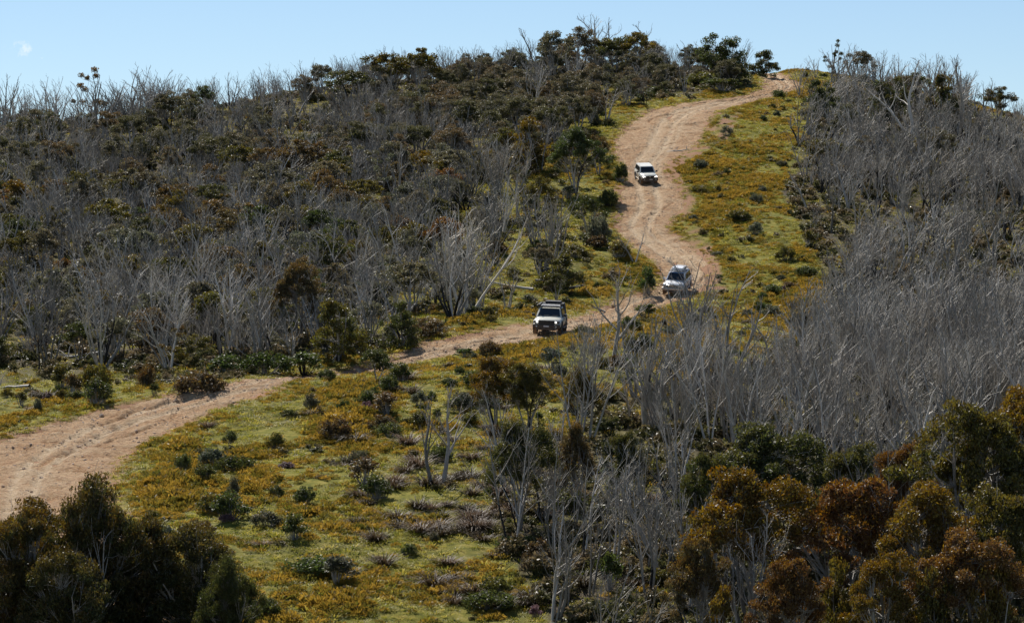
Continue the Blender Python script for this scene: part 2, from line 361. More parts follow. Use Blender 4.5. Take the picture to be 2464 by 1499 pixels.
def plain(name, c, rough=.5, metal=0, spec=.5, emit=None, es=1.0, dust=0.0):
    m, nt, bs, out = mat(name)
    bs.inputs['Roughness'].default_value = rough; bs.inputs['Metallic'].default_value = metal; bs.inputs['Specular IOR Level'].default_value = spec
    tc = N(nt, 'ShaderNodeTexCoord'); n = noise(nt, 3.5, 4, .65, tc.outputs['Object'])
    if dust > 0:   # road dust thrown up on the lower panels
        sx = N(nt, 'ShaderNodeSeparateXYZ'); nt.links.new(tc.outputs['Object'], sx.inputs[0])
        f = mth(nt, 'MULTIPLY', mth(nt, 'ADD', mth(nt, 'SUBTRACT', 1.05, sx.outputs[2]), mth(nt, 'MULTIPLY', mth(nt, 'SUBTRACT', n.outputs[0], .5), .6)), dust, True)
        col = mix(nt, f, c, (.36, .24, .16))
    else:
        col = mix(nt, mth(nt, 'MULTIPLY', n.outputs[0], .25), c, tuple(x * .75 for x in c))
    nt.links.new(col, bs.inputs['Base Color'])
    if emit: bs.inputs['Emission Color'].default_value = (*emit, 1); bs.inputs['Emission Strength'].default_value = es
    return m
M_GROUND = make_ground_mat(); M_ROAD = make_road_mat()
M_DEAD = make_wood('bleached_dead_wood', (.172, .153, .126), (.305, .276, .232), (.55, .51, .45), .30)
M_BARK = make_wood('live_gum_bark', (.15, .13, .11), (.30, .28, .25), (.45, .42, .38), .2)
M_CHAR = plain('charred_wood', (.014, .013, .012), .8)
M_LEAF = make_leaf('gum_leaves')
M_SHRUB = make_leaf('shrub_leaves', .55, .25, .28)
M_HEATH = make_blade('orange_heath', [(.25, (.065, .075, .014)), (.40, (.145, .118, .018)), (.55, (.245, .152, .018)), (.72, (.36, .225, .035))], .38)
M_GRASS = make_blade('alpine_grass', [(.25, (.082, .095, .012)), (.42, (.195, .182, .019)), (.56, (.31, .255, .042)), (.72, (.50, .41, .14))], .42)
M_STRAP = make_blade('strap_leaves', [(.25, (.035, .028, .012)), (.42, (.075, .052, .028)), (.6, (.135, .088, .056)), (.78, (.22, .15, .105))], .2, .6)
M_STONE = plain('weathered_stone', (.52, .38, .27), .85)
M_STONEG = plain('grey_granite', (.33, .31, .29), .85)

# ------------------------------------------------------------------ ground sheet
def spread_axis(lo, hi, step, far_lo, far_hi, grow=1.35):
    a = list(np.arange(lo, hi + step / 2, step)); s = step; x = hi
    while x < far_hi: s *= grow; x += s; a.append(x)
    s = step; x = lo
    while x > far_lo: s *= grow; x -= s; a.insert(0, x)
    return np.array(a)
gx = spread_axis(-76, 76, 0.42, -2500, 2500); gy = spread_axis(112, 446, 0.6, -300, 4000)
XX, YY = np.meshgrid(gx, gy)
ZZ = GRD(XX, YY)
rad = np.maximum(np.abs(XX) - 95, 0) + np.maximum(YY - 500, 0) + np.maximum(70 - YY, 0)
far = smooth(0, 160, rad)
ZZ = ZZ * (1 - far) + (-45 + 14 * (fbm(XX / 300, YY / 300, 77) - .5)) * far
U_, V_, D_, zr, zl, zg = zones(XX, YY)
outside = (np.abs(XX) > .19 * YY) | (YY > 440)
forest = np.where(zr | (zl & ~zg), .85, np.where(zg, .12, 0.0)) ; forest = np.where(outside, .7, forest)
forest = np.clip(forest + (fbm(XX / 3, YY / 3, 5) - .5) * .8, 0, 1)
sdg = SD(XX, YY); dirt = smooth(-1.3, -.1, sdg + (fbm(XX / 1.5, YY / 1.5, 9) - .5) * 2.0)
# bare reddish banks on the right of the steep S bends
bank = in_poly(U_, V_, BANK)
dirt = np.maximum(dirt, np.where(bank, smooth(.35, .55, fbm(XX / 1.6, YY / 1.6, 15)), 0))
nx, ny = len(gx), len(gy)
me = bpy.data.meshes.new('ground')
V = np.stack([XX, YY, ZZ], -1).reshape(-1, 3)
i = np.arange(ny - 1)[:, None] * nx + np.arange(nx - 1)[None]
F = np.stack([i, i + 1, i + nx + 1, i + nx], -1).reshape(-1, 4)
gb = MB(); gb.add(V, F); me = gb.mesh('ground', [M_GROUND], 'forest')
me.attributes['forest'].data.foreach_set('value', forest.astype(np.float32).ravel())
a = me.attributes.new('dirt', 'FLOAT', 'POINT'); a.data.foreach_set('value', dirt.astype(np.float32).ravel())
obj('ground', me, kind='structure')

# ------------------------------------------------------------------ dirt track
q = np.linspace(0, 1, NS * 2); NT = 66
tt = np.linspace(-0.04, 1.04, NT)
RL2 = np.stack([np.interp(q, np.linspace(0, 1, NS), RL[:, k]) for k in (0, 1)], -1); RR2 = np.stack([np.interp(q, np.linspace(0, 1, NS), RR[:, k]) for k in (0, 1)], -1)
XY = RL2[:, None] * (1 - tt)[None, :, None] + RR2[:, None] * tt[None, :, None]
cen = (RL2 + RR2) / 2; arc = np.concatenate([[0], np.cumsum(np.linalg.norm(np.diff(cen, axis=0), axis=1))])
wid = np.linalg.norm(RL2 - RR2, axis=1)
S_ = np.broadcast_to(arc[:, None], XY.shape[:2]); t_ = np.broadcast_to(tt[None], XY.shape[:2]); m_ = (t_ - .5) * wid[:, None]
wander = (fbm(S_ / 14, S_ * 0 + 3.3, 21) - .5) * 1.6
def groove(c, wd): return np.exp(-((m_ - c - wander) / wd) ** 2)
tr = groove(-.85, .38) + groove(.85, .38)
tr2 = .6 * (groove(-.1, .35) + groove(1.75, .32)) * smooth(.35, .6, fbm(S_ / 18, S_ * 0, 31))
zrel = -.15 * tr - .11 * tr2 + (fbm(XY[..., 0] / 1.3, XY[..., 1] / 1.3, 51, 4) - .5) * .36 + (fbm(S_ / .6, m_ / 2.5, 61, 2) - .5) * .24 * smooth(.3, .6, fbm(S_ / 12, m_ / 3, 67))
for kq in range(5):   # washed-out channels running down the track
    cq = (vnoise(S_ / 11 + kq * 7.7, S_ * 0 + kq, 300 + kq) - .5) * wid[:, None] * .95
    zrel = zrel - .20 * np.exp(-((m_ - cq) / .17) ** 2) * smooth(.45, .7, fbm(S_ / 9, S_ * 0 + kq * 3.1, 310 + kq))
zrd = T(XY[..., 0], XY[..., 1]) + zrel - .05 - .35 * smooth(.04, .0, np.minimum(t_ + .04, 1.04 - t_))
vt = np.stack([XY[..., 0], XY[..., 1], zrd], -1).reshape(-1, 3)
i = np.arange(len(q) - 1)[:, None] * NT + np.arange(NT - 1)[None]
F = np.stack([i, i + 1, i + NT + 1, i + NT], -1).reshape(-1, 4)
rb = MB(); rb.add(vt, F, att=np.clip(1.1 * (tr + tr2) + .12 + 1.6 * (zrel + .15 * tr + .05), 0, 1).ravel()); obj('dirt_road', rb.mesh('dirt_road', [M_ROAD], 'track'), kind='structure')
_rx = XY.reshape(-1, 2)
def road_z(x, y):
    k = np.argmin((_rx[:, 0] - x) ** 2 + (_rx[:, 1] - y) ** 2); return zrd.reshape(-1)[k]
def G1(x, y):
    return road_z(x, y) if SD(x, y) > 0 else float(GRD(x, y))

# ------------------------------------------------------------------ cars
def slab(q, th=.012):
    """thin plate from 4 corners, thickness along its normal"""
    q = np.array(q, float); n = np.cross(q[1] - q[0], q[3] - q[0]); n /= np.linalg.norm(n)
    return np.vstack([q - n * th * .3, q + n * th])
def frustum(bm_, bot, top):
    bm_.hexa(list(bot) + list(top))
def bevelled(mb, name, mats, width=.05, seg=2):
    import bmesh
    me = mb.mesh(name, mats); bm = bmesh.new(); bm.from_mesh(me)
    bmesh.ops.remove_doubles(bm, verts=bm.verts, dist=.0005)
    if width: bmesh.ops.bevel(bm, geom=list(bm.edges), offset=width, segments=seg, affect='EDGES', profile=.6, clamp_overlap=True)
    bmesh.ops.recalc_face_normals(bm, faces=bm.faces)
    for f in bm.faces: f.smooth = False
    bm.to_mesh(me); bm.free(); return me
def lathe_x(prof, k=24):
    """wheel-like shape about the x axis: prof = [(x, r)]"""
    th = np.arange(k) / k * 2 * np.pi; n = len(prof)
    V = np.array([[(x, r * math.cos(t), r * math.sin(t)) for t in th] for x, r in prof]).reshape(-1, 3)
    i = np.arange(n - 1)[:, None] * k; j = np.arange(k)[None]; j2 = (j + 1) % k
    return V, np.stack([i + j, i + j2, i + k + j2, i + k + j], -1).reshape(-1, 4)

M_GLASS = plain('tinted_glass', (.012, .016, .02), .06, 0, .6)
M_BLACK = plain('black_plastic', (.02, .02, .02), .5, 0, .4, dust=.35)
M_TYRE = plain('tyre_rubber', (.022, .02, .018), .85, dust=.5)
M_RIM = plain('dusty_alloy', (.22, .2, .18), .45, .6)
M_LAMP = plain('lit_headlamp', (.9, .9, .88), .2, emit=(1, .97, .9), es=3.0)
M_LENS = plain('lamp_lens', (.55, .57, .58), .12, 0, .6)
M_SILVER = plain('bare_steel', (.5, .5, .5), .35, .7, dust=.5)
M_PLATE = plain('number_plate', (.55, .53, .52), .5)
M_CREAM = plain('cream_white_paint', (.60, .585, .50), .3, 0, .5, dust=.85)
M_WHITE = plain('white_paint', (.86, .86, .86), .25, 0, .5, dust=.5)
M_OFFW = plain('ivory_paint', (.78, .76, .66), .28, 0, .5, dust=.75)
M_CANVAS = plain('black_canvas', (.03, .03, .032), .8)
M_BLUE = plain('reflection_blue', (.08, .2, .42), .3)  # colour of the reflection painted across the white wagon's windscreen
M_GREY = plain('grey_steel', (.30, .30, .30), .5, .3)

def car(label, group, paint, style, u, v, yaw, fa=1.45):
    """front of the car towards -y; u, v = ground point under the front axle in the photograph"""
    p = hit(u, v)[0]; yr = R(yaw)
    back = np.array([math.sin(yr), math.cos(yr)]); side = np.array([math.cos(yr), -math.sin(yr)])
    cx, cy = p[:2] + back * fa
    zs = {}
    for a in (-1, 1):
        for b in (-1, 1):
            pp = np.array([cx, cy]) + side * .78 * a + back * 1.42 * b; zs[a, b] = T(pp[0], pp[1]) - .07
    zc = sum(zs.values()) / 4
    fwd = Vector((back[0] * 2.84, back[1] * 2.84, (zs[1, 1] + zs[-1, 1] - zs[1, -1] - zs[-1, -1]) / 2)).normalized()
    rgt = Vector((side[0] * 1.56, side[1] * 1.56, (zs[1, 1] + zs[1, -1] - zs[-1, 1] - zs[-1, -1]) / 2)).normalized()
    up = rgt.cross(fwd).normalized(); rgt = fwd.cross(up)
    root = bpy.data.objects.new('four_wheel_drive', None); COL.objects.link(root)
    root.matrix_world = Matrix.Translation((cx, cy, zc)) @ Matrix((rgt, fwd, up)).transposed().to_4x4()
    tag(root, label, 'car', group)
    W, H, L = style['w'], style['h'], style['l']; hw = W / 2; yf = -L / 2; yb = L / 2; belt = style['belt']; hood = style['hood']
    lo = .48
    # body: lower shell lofted front to back
    secs = [(yf + .10, hw - .12, lo + .12, hood - .22), (yf + .20, hw - .05, lo + .04, hood - .08), (yf + .55, hw - .02, lo, hood), (-1.05, hw, lo, belt - .03), (-.6, hw, lo, belt), (yb - .35, hw, lo, belt), (yb - .06, hw - .06, lo + .08, belt - .06)]
    ring = []
    for y, h, z0, z1 in secs:
        zm = (z0 + z1) / 2
        ring.append([(-h + .06, y, z0), (-h, y, z0 + .1), (-h - .02, y, zm), (-h + .01, y, z1 - .12), (-h + .10, y, z1 - .02), (-h * .55, y, z1 + .025), (0, y, z1 + .035), (h * .55, y, z1 + .025), (h - .10, y, z1 - .02), (h - .01, y, z1 - .12), (h + .02, y, zm), (h, y, z0 + .1), (h - .06, y, z0), (0, y, z0 - .02)])
    k = len(ring[0]); V = np.array(ring).reshape(-1, 3); n = len(ring)
    i = np.arange(n - 1)[:, None] * k; j = np.arange(k)[None]; j2 = (j + 1) % k
    F = np.stack([i + j, i + k + j, i + k + j2, i + j2], -1).reshape(-1, 4)
    b = MB(); b.add(V, F, 0, True)
    for e in (0, n - 1):   # end caps as fans of quads
        o_ = e * k
        for q_ in range(1, k - 2, 2):
            f = (o_, o_ + q_, o_ + q_ + 1, o_ + q_ + 2 if q_ + 2 < k else o_)
            b.F.append(np.array([f if e else f[::-1]])); b.M.append(np.array([0])); b.S.append(np.array([False]))
    body = obj('body', b.mesh('car_body', [paint]), root)
    # cabin
    cb = style['cabin']   # y of windscreen foot, roof front, roof back, tail foot
    tw = hw - style['tumble']; rz = H - .06
    bot = [(-hw + .04, cb[0], belt - .04), (hw - .04, cb[0], belt - .04), (hw - .04, cb[3], belt - .04), (-hw + .04, cb[3], belt - .04)]
    top = [(-tw, cb[1], rz), (tw, cb[1], rz), (tw, cb[2], rz), (-tw, cb[2], rz)]
    c = MB(); c.hexa(bot + top); obj('cabin', bevelled(c, 'car_cabin', [paint], .07, 3), root)
    bot = np.array(bot); top = np.array(top)
    def pane(name, i0, i1, s0, s1, t0, t1, m=M_GLASS, th=.014, parent=root):
        f = lambda s, t: (bot[i0] * (1 - s) + bot[i1] * s) * (1 - t) + (top[i0] * (1 - s) + top[i1] * s) * t
        g = MB(); g.hexa(slab([f(s0, t0), f(s1, t0), f(s1, t1), f(s0, t1)], th)); return obj(name, g.mesh('car_' + name, [m]), parent)
    ws = pane('windscreen', 0, 1, .07, .93, .12, .90)
    for a_, b_ in ((-.5, .02), (.05, .5)):   # wipers
        g = MB(); z0 = belt + .06; g.tube([(a_ * tw * 1.7, cb[0] - .0, z0), (b_ * tw * 1.7, cb[0] + .06, z0 + .03)], .012, 4); obj('wiper', g.mesh('wiper', [M_BLACK]), root)
    for i0, i1, rev in ((1, 2, False), (3, 0, True)):
        cuts = [(.05, .30), (.33, .60), (.64, .93)] if style['wagon'] else [(.06, .44), (.49, .90)]
        if rev: cuts = [(1 - b_, 1 - a_) for a_, b_ in cuts]
        for s0, s1 in cuts: pane('side_window', i0, i1, s0, s1, .18, .86)
    pane('rear_window', 2, 3, .1, .9, .2, .85)
    # front end
    yg = yf + .085
    g = MB(); g.box((0, yg, style['gz']), (style['gw'], .035, style['gh'])); gr = obj('grille', bevelled(g, 'grille', [M_BLACK if not style.get('chrome') else M_GREY], .02, 1), root)
    for kz in range(3):
        g = MB(); g.box((0, yg - .045, style['gz'] + (kz - 1) * style['gh'] * .55), (style['gw'] * .92, .012, .018)); obj('grille_bar', g.mesh('grille_bar', [M_GREY if style.get('chrome') else M_BLACK]), gr)
    g = MB(); V_, F_ = lathe_x([(-.012, 0.001), (-.012, .075), (.012, .07), (.012, .001)], 16); V_ = V_[:, [1, 0, 2]] * np.array([1, 1, 1.0]) + np.array([0, yg - .06, style['gz'] + .01])
    g.add(V_, F_[:, ::-1], 0, False); obj('emblem', g.mesh('emblem', [M_SILVER if style['emblem'] else M_BLACK]), gr)
    for s in (-1, 1):
        g = MB(); x0 = s * (hw - .27)
        g.box((x0, yf + .10, style['lz']), (.21, .05, style['lh'] + .025)); hsg = obj('headlamp_housing', bevelled(g, 'lamp_housing', [M_BLACK if style['lit'] else M_LENS], .025, 1), root)
        g = MB(); g.box((x0 + style['lx'] * s, yf + .045, style['lz']), (style['lw'], .03, style['lh'])); obj('headlight', bevelled(g, 'headlight', [M_LAMP if style['lit'] else M_LENS], .025, 2), hsg)
    # bumper
    g = MB(); g.box((0, yf + .06, style['bz']), (hw - .02, .15, style['bh'])); bp = obj('bumper', bevelled(g, 'bumper', [style['bumper']], .05, 2), root)
    g = MB(); g.box((0, yf - .02, lo - .02), (hw - .25, .1, .06)); obj('bash_plate', bevelled(g, 'bash_plate', [M_BLACK], .02, 1), root)
    for s in (-1, 1):
        g = MB(); V_, F_ = lathe_x([(-.02, .001), (-.02, .055), (.03, .06)], 12); V_ = V_[:, [1, 0, 2]] + np.array([s * (hw - .30), yf - .10, style['bz']])
        g.add(V_, F_[:, ::-1], 0, False); obj('fog_lamp', g.mesh('fog_lamp', [M_LENS]), bp)
    if style['bar']:
        zt = style['gz'] + style['gh'] * .9
        g = MB(); g.tube([(-.72, yf - .08, style['bz']), (-.70, yf - .12, zt - .1), (-.6, yf - .14, zt), (.6, yf - .14, zt), (.70, yf - .12, zt - .1), (.72, yf - .08, style['bz'])], .035, 8); obj('bull_bar', g.mesh('bull_bar', [style['bumper']]), root)
        for s in (-.33, .33):
            g = MB(); g.tube([(s, yf - .08, style['bz']), (s, yf - .14, zt)], .028, 8); obj('bull_bar_upright', g.mesh('bull_bar_upright', [style['bumper']]), root)
    g = MB(); g.box((style.get('px', 0), yf - .108, style['bz'] + .01), (.185, .008, .055)); obj('number_plate', bevelled(g, 'number_plate', [M_PLATE], .004, 1), root)
    # wheels
    for s in (-1, 1):
        for yw in (-1.42, 1.42):
            wl = bpy.data.objects.new('wheel', None); COL.objects.link(wl); wl.parent = root; wl.location = (s * (hw - .13), yw, .40)
            V_, F_ = lathe_x([(-.13, .25), (-.135, .36), (-.11, .395), (-.04, .405), (.04, .405), (.11, .395), (.135, .36), (.13, .25)], 28)
            g = MB(); g.add(V_, F_[:, ::-1], 0, True)
            for kx in range(28):   # tread blocks
                t = kx / 28 * 2 * math.pi
                for sx_ in (-.07, .07): g.box((sx_, .402 * math.cos(t + sx_ * 2), .402 * math.sin(t + sx_ * 2)), (.045, .022, .022), 0, Matrix.Rotation(t, 3, 'X'))
            obj('tyre', g.mesh('tyre', [M_TYRE]), wl)
            V_, F_ = lathe_x([(s * .06, .001), (s * .07, .05), (s * .04, .09), (s * .03, .20), (s * .10, .245), (s * .12, .255), (-s * .1, .25)], 24)
            g = MB(); g.add(V_, F_ if s < 0 else F_[:, ::-1], 0, True)
            for kx in range(6):
                t = kx / 6 * 2 * math.pi; g.box((s * .07, .14 * math.cos(t), .14 * math.sin(t)), (.02, .03, .10), 0, Matrix.Rotation(t - math.pi / 2, 3, 'X'))
            obj('rim', g.mesh('rim', [M_RIM]), wl)
            # arch flare
            th = np.linspace(R(-8), R(188), 15); g = MB(); ring_ = []
            for t in th:
                cy_, cz_ = yw + math.cos(t) * .47, .42 + math.sin(t) * .47; cy2, cz2 = yw + math.cos(t) * .56, .42 + math.sin(t) * .56
                x1, x2 = s * (hw + .055), s * (hw - .03)
                ring_ += [(x2, cy_, cz_), (x1, cy_, cz_), (x1 - s * .015, cy2, cz2), (x2, cy2, cz2)]
            i = np.arange(14)[:, None] * 4; j = np.arange(4)[None]; F_ = np.stack([i + j, i + (j + 1) % 4, i + 4 + (j + 1) % 4, i + 4 + j], -1).reshape(-1, 4)
            g.add(ring_, F_ if s > 0 else F_[:, ::-1], 0, True); obj('wheel_arch', g.mesh('wheel_arch', [M_BLACK if style['flare'] else paint]), root)
            # dark well behind the wheel
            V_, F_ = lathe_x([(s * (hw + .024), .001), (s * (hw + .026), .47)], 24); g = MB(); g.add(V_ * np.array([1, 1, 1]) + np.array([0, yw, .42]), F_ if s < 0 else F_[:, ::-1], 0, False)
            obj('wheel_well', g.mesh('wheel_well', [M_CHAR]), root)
    # mirrors, door handles, door seams, steps
    for s in (-1, 1):
        g = MB(); g.box((s * (hw + .13), cb[0] + .28, belt + .10), (.12, .07, .09)); g.box((s * (hw + .01), cb[0] + .30, belt + .03), (.06, .03, .03))
        obj('mirror', bevelled(g, 'mirror', [style['mirror']], .025, 2), root)
        for y_ in ((-.05, 1.0) if not style['wagon'] else (-.05, .95)):
            g = MB(); g.box((s * (hw + .028), y_, belt - .16), (.018, .10, .022)); obj('door_handle', bevelled(g, 'door_handle', [M_BLACK], .006, 1), root)
        for y_ in (-.72, .2, 1.12):
            g = MB(); g.box((s * (hw + .014), y_, (lo + belt) / 2 + .02), (.006, .007, (belt - lo) / 2 - .07)); obj('door_seam', g.mesh('door_seam', [M_CHAR]), root)
        g = MB(); g.box((s * (hw + .02), 0, lo - .06), (.09, .92, .03)); obj('side_step', bevelled(g, 'side_step', [style['step']], .012, 1), root)
    g = MB(); g.box((0, yb - .03, .62), (hw - .05, .1, .12)); obj('rear_bumper', bevelled(g, 'rear_bumper', [M_BLACK], .04, 1), root)
    g = MB(); g.box((0, .1, .40), (.55, 2.0, .10)); obj('chassis', g.mesh('chassis', [M_CHAR]), root)
    for yw in (-1.42, 1.42):
        g = MB(); g.tube([(-hw + .2, yw, .40), (hw - .2, yw, .40)], .06, 8); g.box((.1, yw, .40), (.13, .13, .13)); obj('axle', g.mesh('axle', [M_CHAR]), root)
    for s in (-1, 1):   # roof gutters / rails
        g = MB(); g.tube([(s * (tw - .05), cb[1] + .1, rz + .02), (s * (tw - .05), cb[2] - .1, rz + .02)], .018, 6); obj('roof_rail', g.mesh('roof_rail', [M_BLACK if style['rack'] else paint]), root)
    return root, dict(hw=hw, yf=yf, yb=yb, rz=rz, tw=tw, cb=cb, belt=belt)

GRP = 'four wheel drives coming down the track'
ST = dict(w=1.96, h=1.82, l=5.1, belt=1.18, hood=1.12, tumble=.24, cabin=(-1.05, -.28, 1.15, 1.35), wagon=False, gw=.56, gh=.19, gz=.86, lit=True, lz=.93, lh=.042, lw=.06, lx=-.05, bz=.64, bh=.13,
          bumper=M_BLACK, bar=False, flare=True, mirror=M_BLACK, step=M_BLACK, rack=True, emblem=False)
c1, k1 = car('cream utility with black grille, lit headlights, black roof platform and canopy, lowest on the track', GRP, M_CREAM, ST, 1318, 802, 7)
# canopy on the tray, roof platform, awning, snorkel, aerial
g = MB(); hw = k1['hw']; g.hexa([(-hw + .08, 1.38, 1.12), (hw - .08, 1.38, 1.12), (hw - .08, 2.42, 1.12), (-hw + .08, 2.42, 1.12), (-hw + .2, 1.38, 1.93), (hw - .2, 1.38, 1.93), (hw - .2, 2.36, 1.93), (-hw + .2, 2.36, 1.93)])
obj('canopy', bevelled(g, 'canopy', [M_CANVAS], .05, 2), c1)
g = MB(); g.box((0, 1.85, 2.0), (.55, .42, .07)); obj('storage_case', bevelled(g, 'storage_case', [M_CANVAS], .03, 2), c1)
g = MB(); rz = k1['rz'] + .10
for s in (-1, 1): g.tube([(s * .66, -.28, rz), (s * .66, 1.2, rz)], .03, 6)
for y_ in np.linspace(-.28, 1.2, 8): g.box((0, y_, rz), (.66, .05, .015))
obj('roof_platform', g.mesh('roof_platform', [M_GREY]), c1)
g = MB(); g.box((0, -.36, rz - .02), (.62, .03, .05)); obj('light_bar', bevelled(g, 'light_bar', [M_BLACK], .015, 1), c1)
for s, y_ in ((-1, -.1), (1, -.1), (-1, 1.0), (1, 1.0)):
    g = MB(); g.box((s * .62, y_, rz - .05), (.03, .05, .06)); obj('rack_foot', g.mesh('rack_foot', [M_BLACK]), c1)
g = MB(); g.box((-.80, .45, rz + .06), (.08, .95, .07)); obj('awning', bevelled(g, 'awning', [M_CANVAS], .04, 2), c1)
g = MB(); g.tube([(hw + .02, -.95, 1.12), (hw - .06, -.80, 1.3), (hw - .22, -.30, 1.78), (hw - .22, -.28, 1.95)], .035, 8); g.box((hw - .22, -.3, 2.0), (.05, .06, .07)); obj('snorkel', g.mesh('snorkel', [M_BLACK]), c1)
g = MB(); g.tube([(-.7, -2.45, 1.0), (-.72, -2.5, 1.9)], .008, 4); obj('aerial', g.mesh('aerial', [M_BLACK]), c1)

S2 = dict(ST, w=1.93, h=1.86, l=4.9, belt=1.16, hood=1.13, tumble=.22, cabin=(-1.05, -.25, 1.9, 2.2), wagon=True, gw=.50, gh=.15, gz=.92, chrome=True, lit=False, lz=.95, lh=.09, lw=.17, lx=0, bz=.66, bh=.12, bumper=M_SILVER, bar=True, flare=False, mirror=M_WHITE, step=M_SILVER, emblem=True, px=-.35)
c2, k2 = car('white wagon with steel bull bar and loaded roof basket, middle vehicle, behind bare branches', GRP, M_WHITE, S2, 1621, 707, 14)
rz = k2['rz'] + .08
g = MB()
for z_ in (0, .14):
    g.tube([(-.66, -.3, rz + z_), (.66, -.3, rz + z_), (.66, 1.7, rz + z_), (-.66, 1.7, rz + z_), (-.66, -.3, rz + z_)], .018, 6)
for x_ in np.linspace(-.66, .66, 6): g.tube([(x_, -.3, rz), (x_, 1.7, rz)], .014, 4); g.tube([(x_, -.3, rz), (x_, -.3, rz + .14)], .014, 4)
for y_ in np.linspace(-.3, 1.7, 7): g.tube([(-.66, y_, rz), (.66, y_, rz)], .014, 4)
obj('roof_basket', g.mesh('roof_basket', [M_SILVER]), c2)
for x_ in (-.45, -.15, .15, .45):
    g = MB(); V_, F_ = lathe_x([(-.05, .001), (-.05, .085), (.05, .07), (.05, .001)], 14); g.add(V_[:, [1, 0, 2]] + np.array([x_, -.36, rz + .10]), F_[:, ::-1], 0, False); obj('spot_lamp', g.mesh('spot_lamp', [M_LENS]), c2)
g = MB(); g.box((0, .35, rz + .17), (.5, .5, .15)); obj('roof_bag', bevelled(g, 'roof_bag', [M_WHITE], .06, 2), c2)
g = MB(); g.box((.1, 1.2, rz + .15), (.45, .28, .13)); obj('roof_box', bevelled(g, 'roof_box', [M_GREY], .03, 2), c2)
g = MB(); g.hexa(slab([(-.55, -.325, k2['rz'] - .055), (.62, -.325, k2['rz'] - .055), (.60, -.27, k2['rz'] - .01), (-.53, -.27, k2['rz'] - .01)], .02)); obj('painted_reflection', g.mesh('painted_reflection', [M_BLUE]), c2)  # blue reflection along the windscreen top, painted as a thin coloured plate

S3 = dict(ST, w=1.96, h=1.90, l=4.95, belt=1.20, hood=1.16, tumble=.20, cabin=(-1.0, -.30, 2.0, 2.3), wagon=True, gw=.48, gh=.13, gz=.95, lit=True, lz=.98, lh=.06, lw=.15, lx=0, bz=.66, bh=.17, bumper=M_BLACK, bar=True, flare=True, mirror=M_BLACK, step=M_OFFW, rack=False, emblem=True, px=.1)
c3, k3 = car('ivory wagon with black bull bar and lit headlights, highest vehicle on the steep bend', GRP, M_OFFW, S3, 1561, 441, -9)
for x_ in np.linspace(-.5, .5, 4):
    g = MB(); g.box((x_, .75, k3['rz'] + .002), (.03, 1.0, .008)); obj('roof_rib', g.mesh('roof_rib', [M_OFFW]), c3)
g = MB(); g.tube([(-k3['hw'] + .18, -.2, k3['rz'] + .0), (-k3['hw'] + .18, -.35, k3['rz'] + .6)], .008, 4); obj('aerial', g.mesh('aerial', [M_BLACK]), c3)
CARS = {'lowest': (1318, 802), 'middle': (1621, 707), 'highest': (1561, 441)}
c2.scale = (.95,) * 3; c3.scale = (.88,) * 3

# ------------------------------------------------------------------ plants: builders
def nrm(v): return v / (np.linalg.norm(v) + 1e-9)
def shoot(r, p, d, L, r0, r1, n, up=.15, wob=.18, lean=None):
    """a bent, tapering stem: points and radii"""
    P_ = [np.array(p, float)]; d = nrm(np.array(d, float)); st = L / n
    for k in range(n):
        d = d + r.normal(0, wob, 3) + np.array([0, 0, up])
        if lean is not None: d = d + np.array(lean)
        d = nrm(d); P_.append(P_[-1] + d * st)
    return np.array(P_), np.linspace(r0, r1, n + 1), d
def gen_dead(seed, H, nst, spread=.35, lean=(0, 0, 0), nb=7, nt=3, rb=.085, crook=.16, low=.3, up=.12, twr=.011):
    """list of (stem MB, branch MB) of a leafless tree of height about H"""
    r = np.random.default_rng(seed); out = []; a0 = r.uniform(0, 6.28)
    for s in range(nst):
        az = a0 + s * 6.283 / nst + r.normal(0, .4); tl = abs(r.normal(spread, spread * .4))
        d = np.array([math.cos(az) * tl, math.sin(az) * tl, 1.0]); L = H * r.uniform(.72, 1.08)
        sb = MB(); bb = MB()
        base = np.array([math.cos(az) * .12, math.sin(az) * .12, -.15]) if nst > 1 else np.array([0, 0, -.15])
        P_, rr, _ = shoot(r, base, d, L, rb * r.uniform(.8, 1.25), .016, 9, up * .5, crook * .6, np.array(lean) * .5)
        sb.tube(P_, rr, 5)
        for b in range(nb):
            f = low + (1 - low) * (b + r.uniform(0, 1)) / nb; x = f * 9; k = min(int(x), 8); p = P_[k] * (1 - (x - k)) + P_[k + 1] * (x - k); rs = np.interp(x, range(10), rr)
            td = nrm(P_[k + 1] - P_[k]); a = r.uniform(0, 6.283); o = np.array([math.cos(a), math.sin(a), r.uniform(-.1, .3)])
            Lb = max(.35, (1.12 - f) * L * r.uniform(.38, .72))
            Q, qr, _ = shoot(r, p, td * .75 + o * .75, Lb, max(rs * .62, twr), twr * .9, 5, up, crook, lean)
            (sb if b < 3 else bb).tube(Q, qr, 4 if b < 3 else 3)
            for t in range(nt):
                g = r.uniform(.25, .95) * 5; k2 = min(int(g), 4); p2 = Q[k2] * (1 - g + k2) + Q[k2 + 1] * (g - k2)
                a = r.uniform(0, 6.283); o = np.array([math.cos(a), math.sin(a), .1])
                Z, zr, _ = shoot(r, p2, nrm(Q[k2 + 1] - Q[k2]) + o * .6, Lb * r.uniform(.25, .5), twr, twr * .6, 3, up, crook * 1.2, lean)
                bb.tube(Z, zr, 3)
        out.append((sb, bb))
    return out
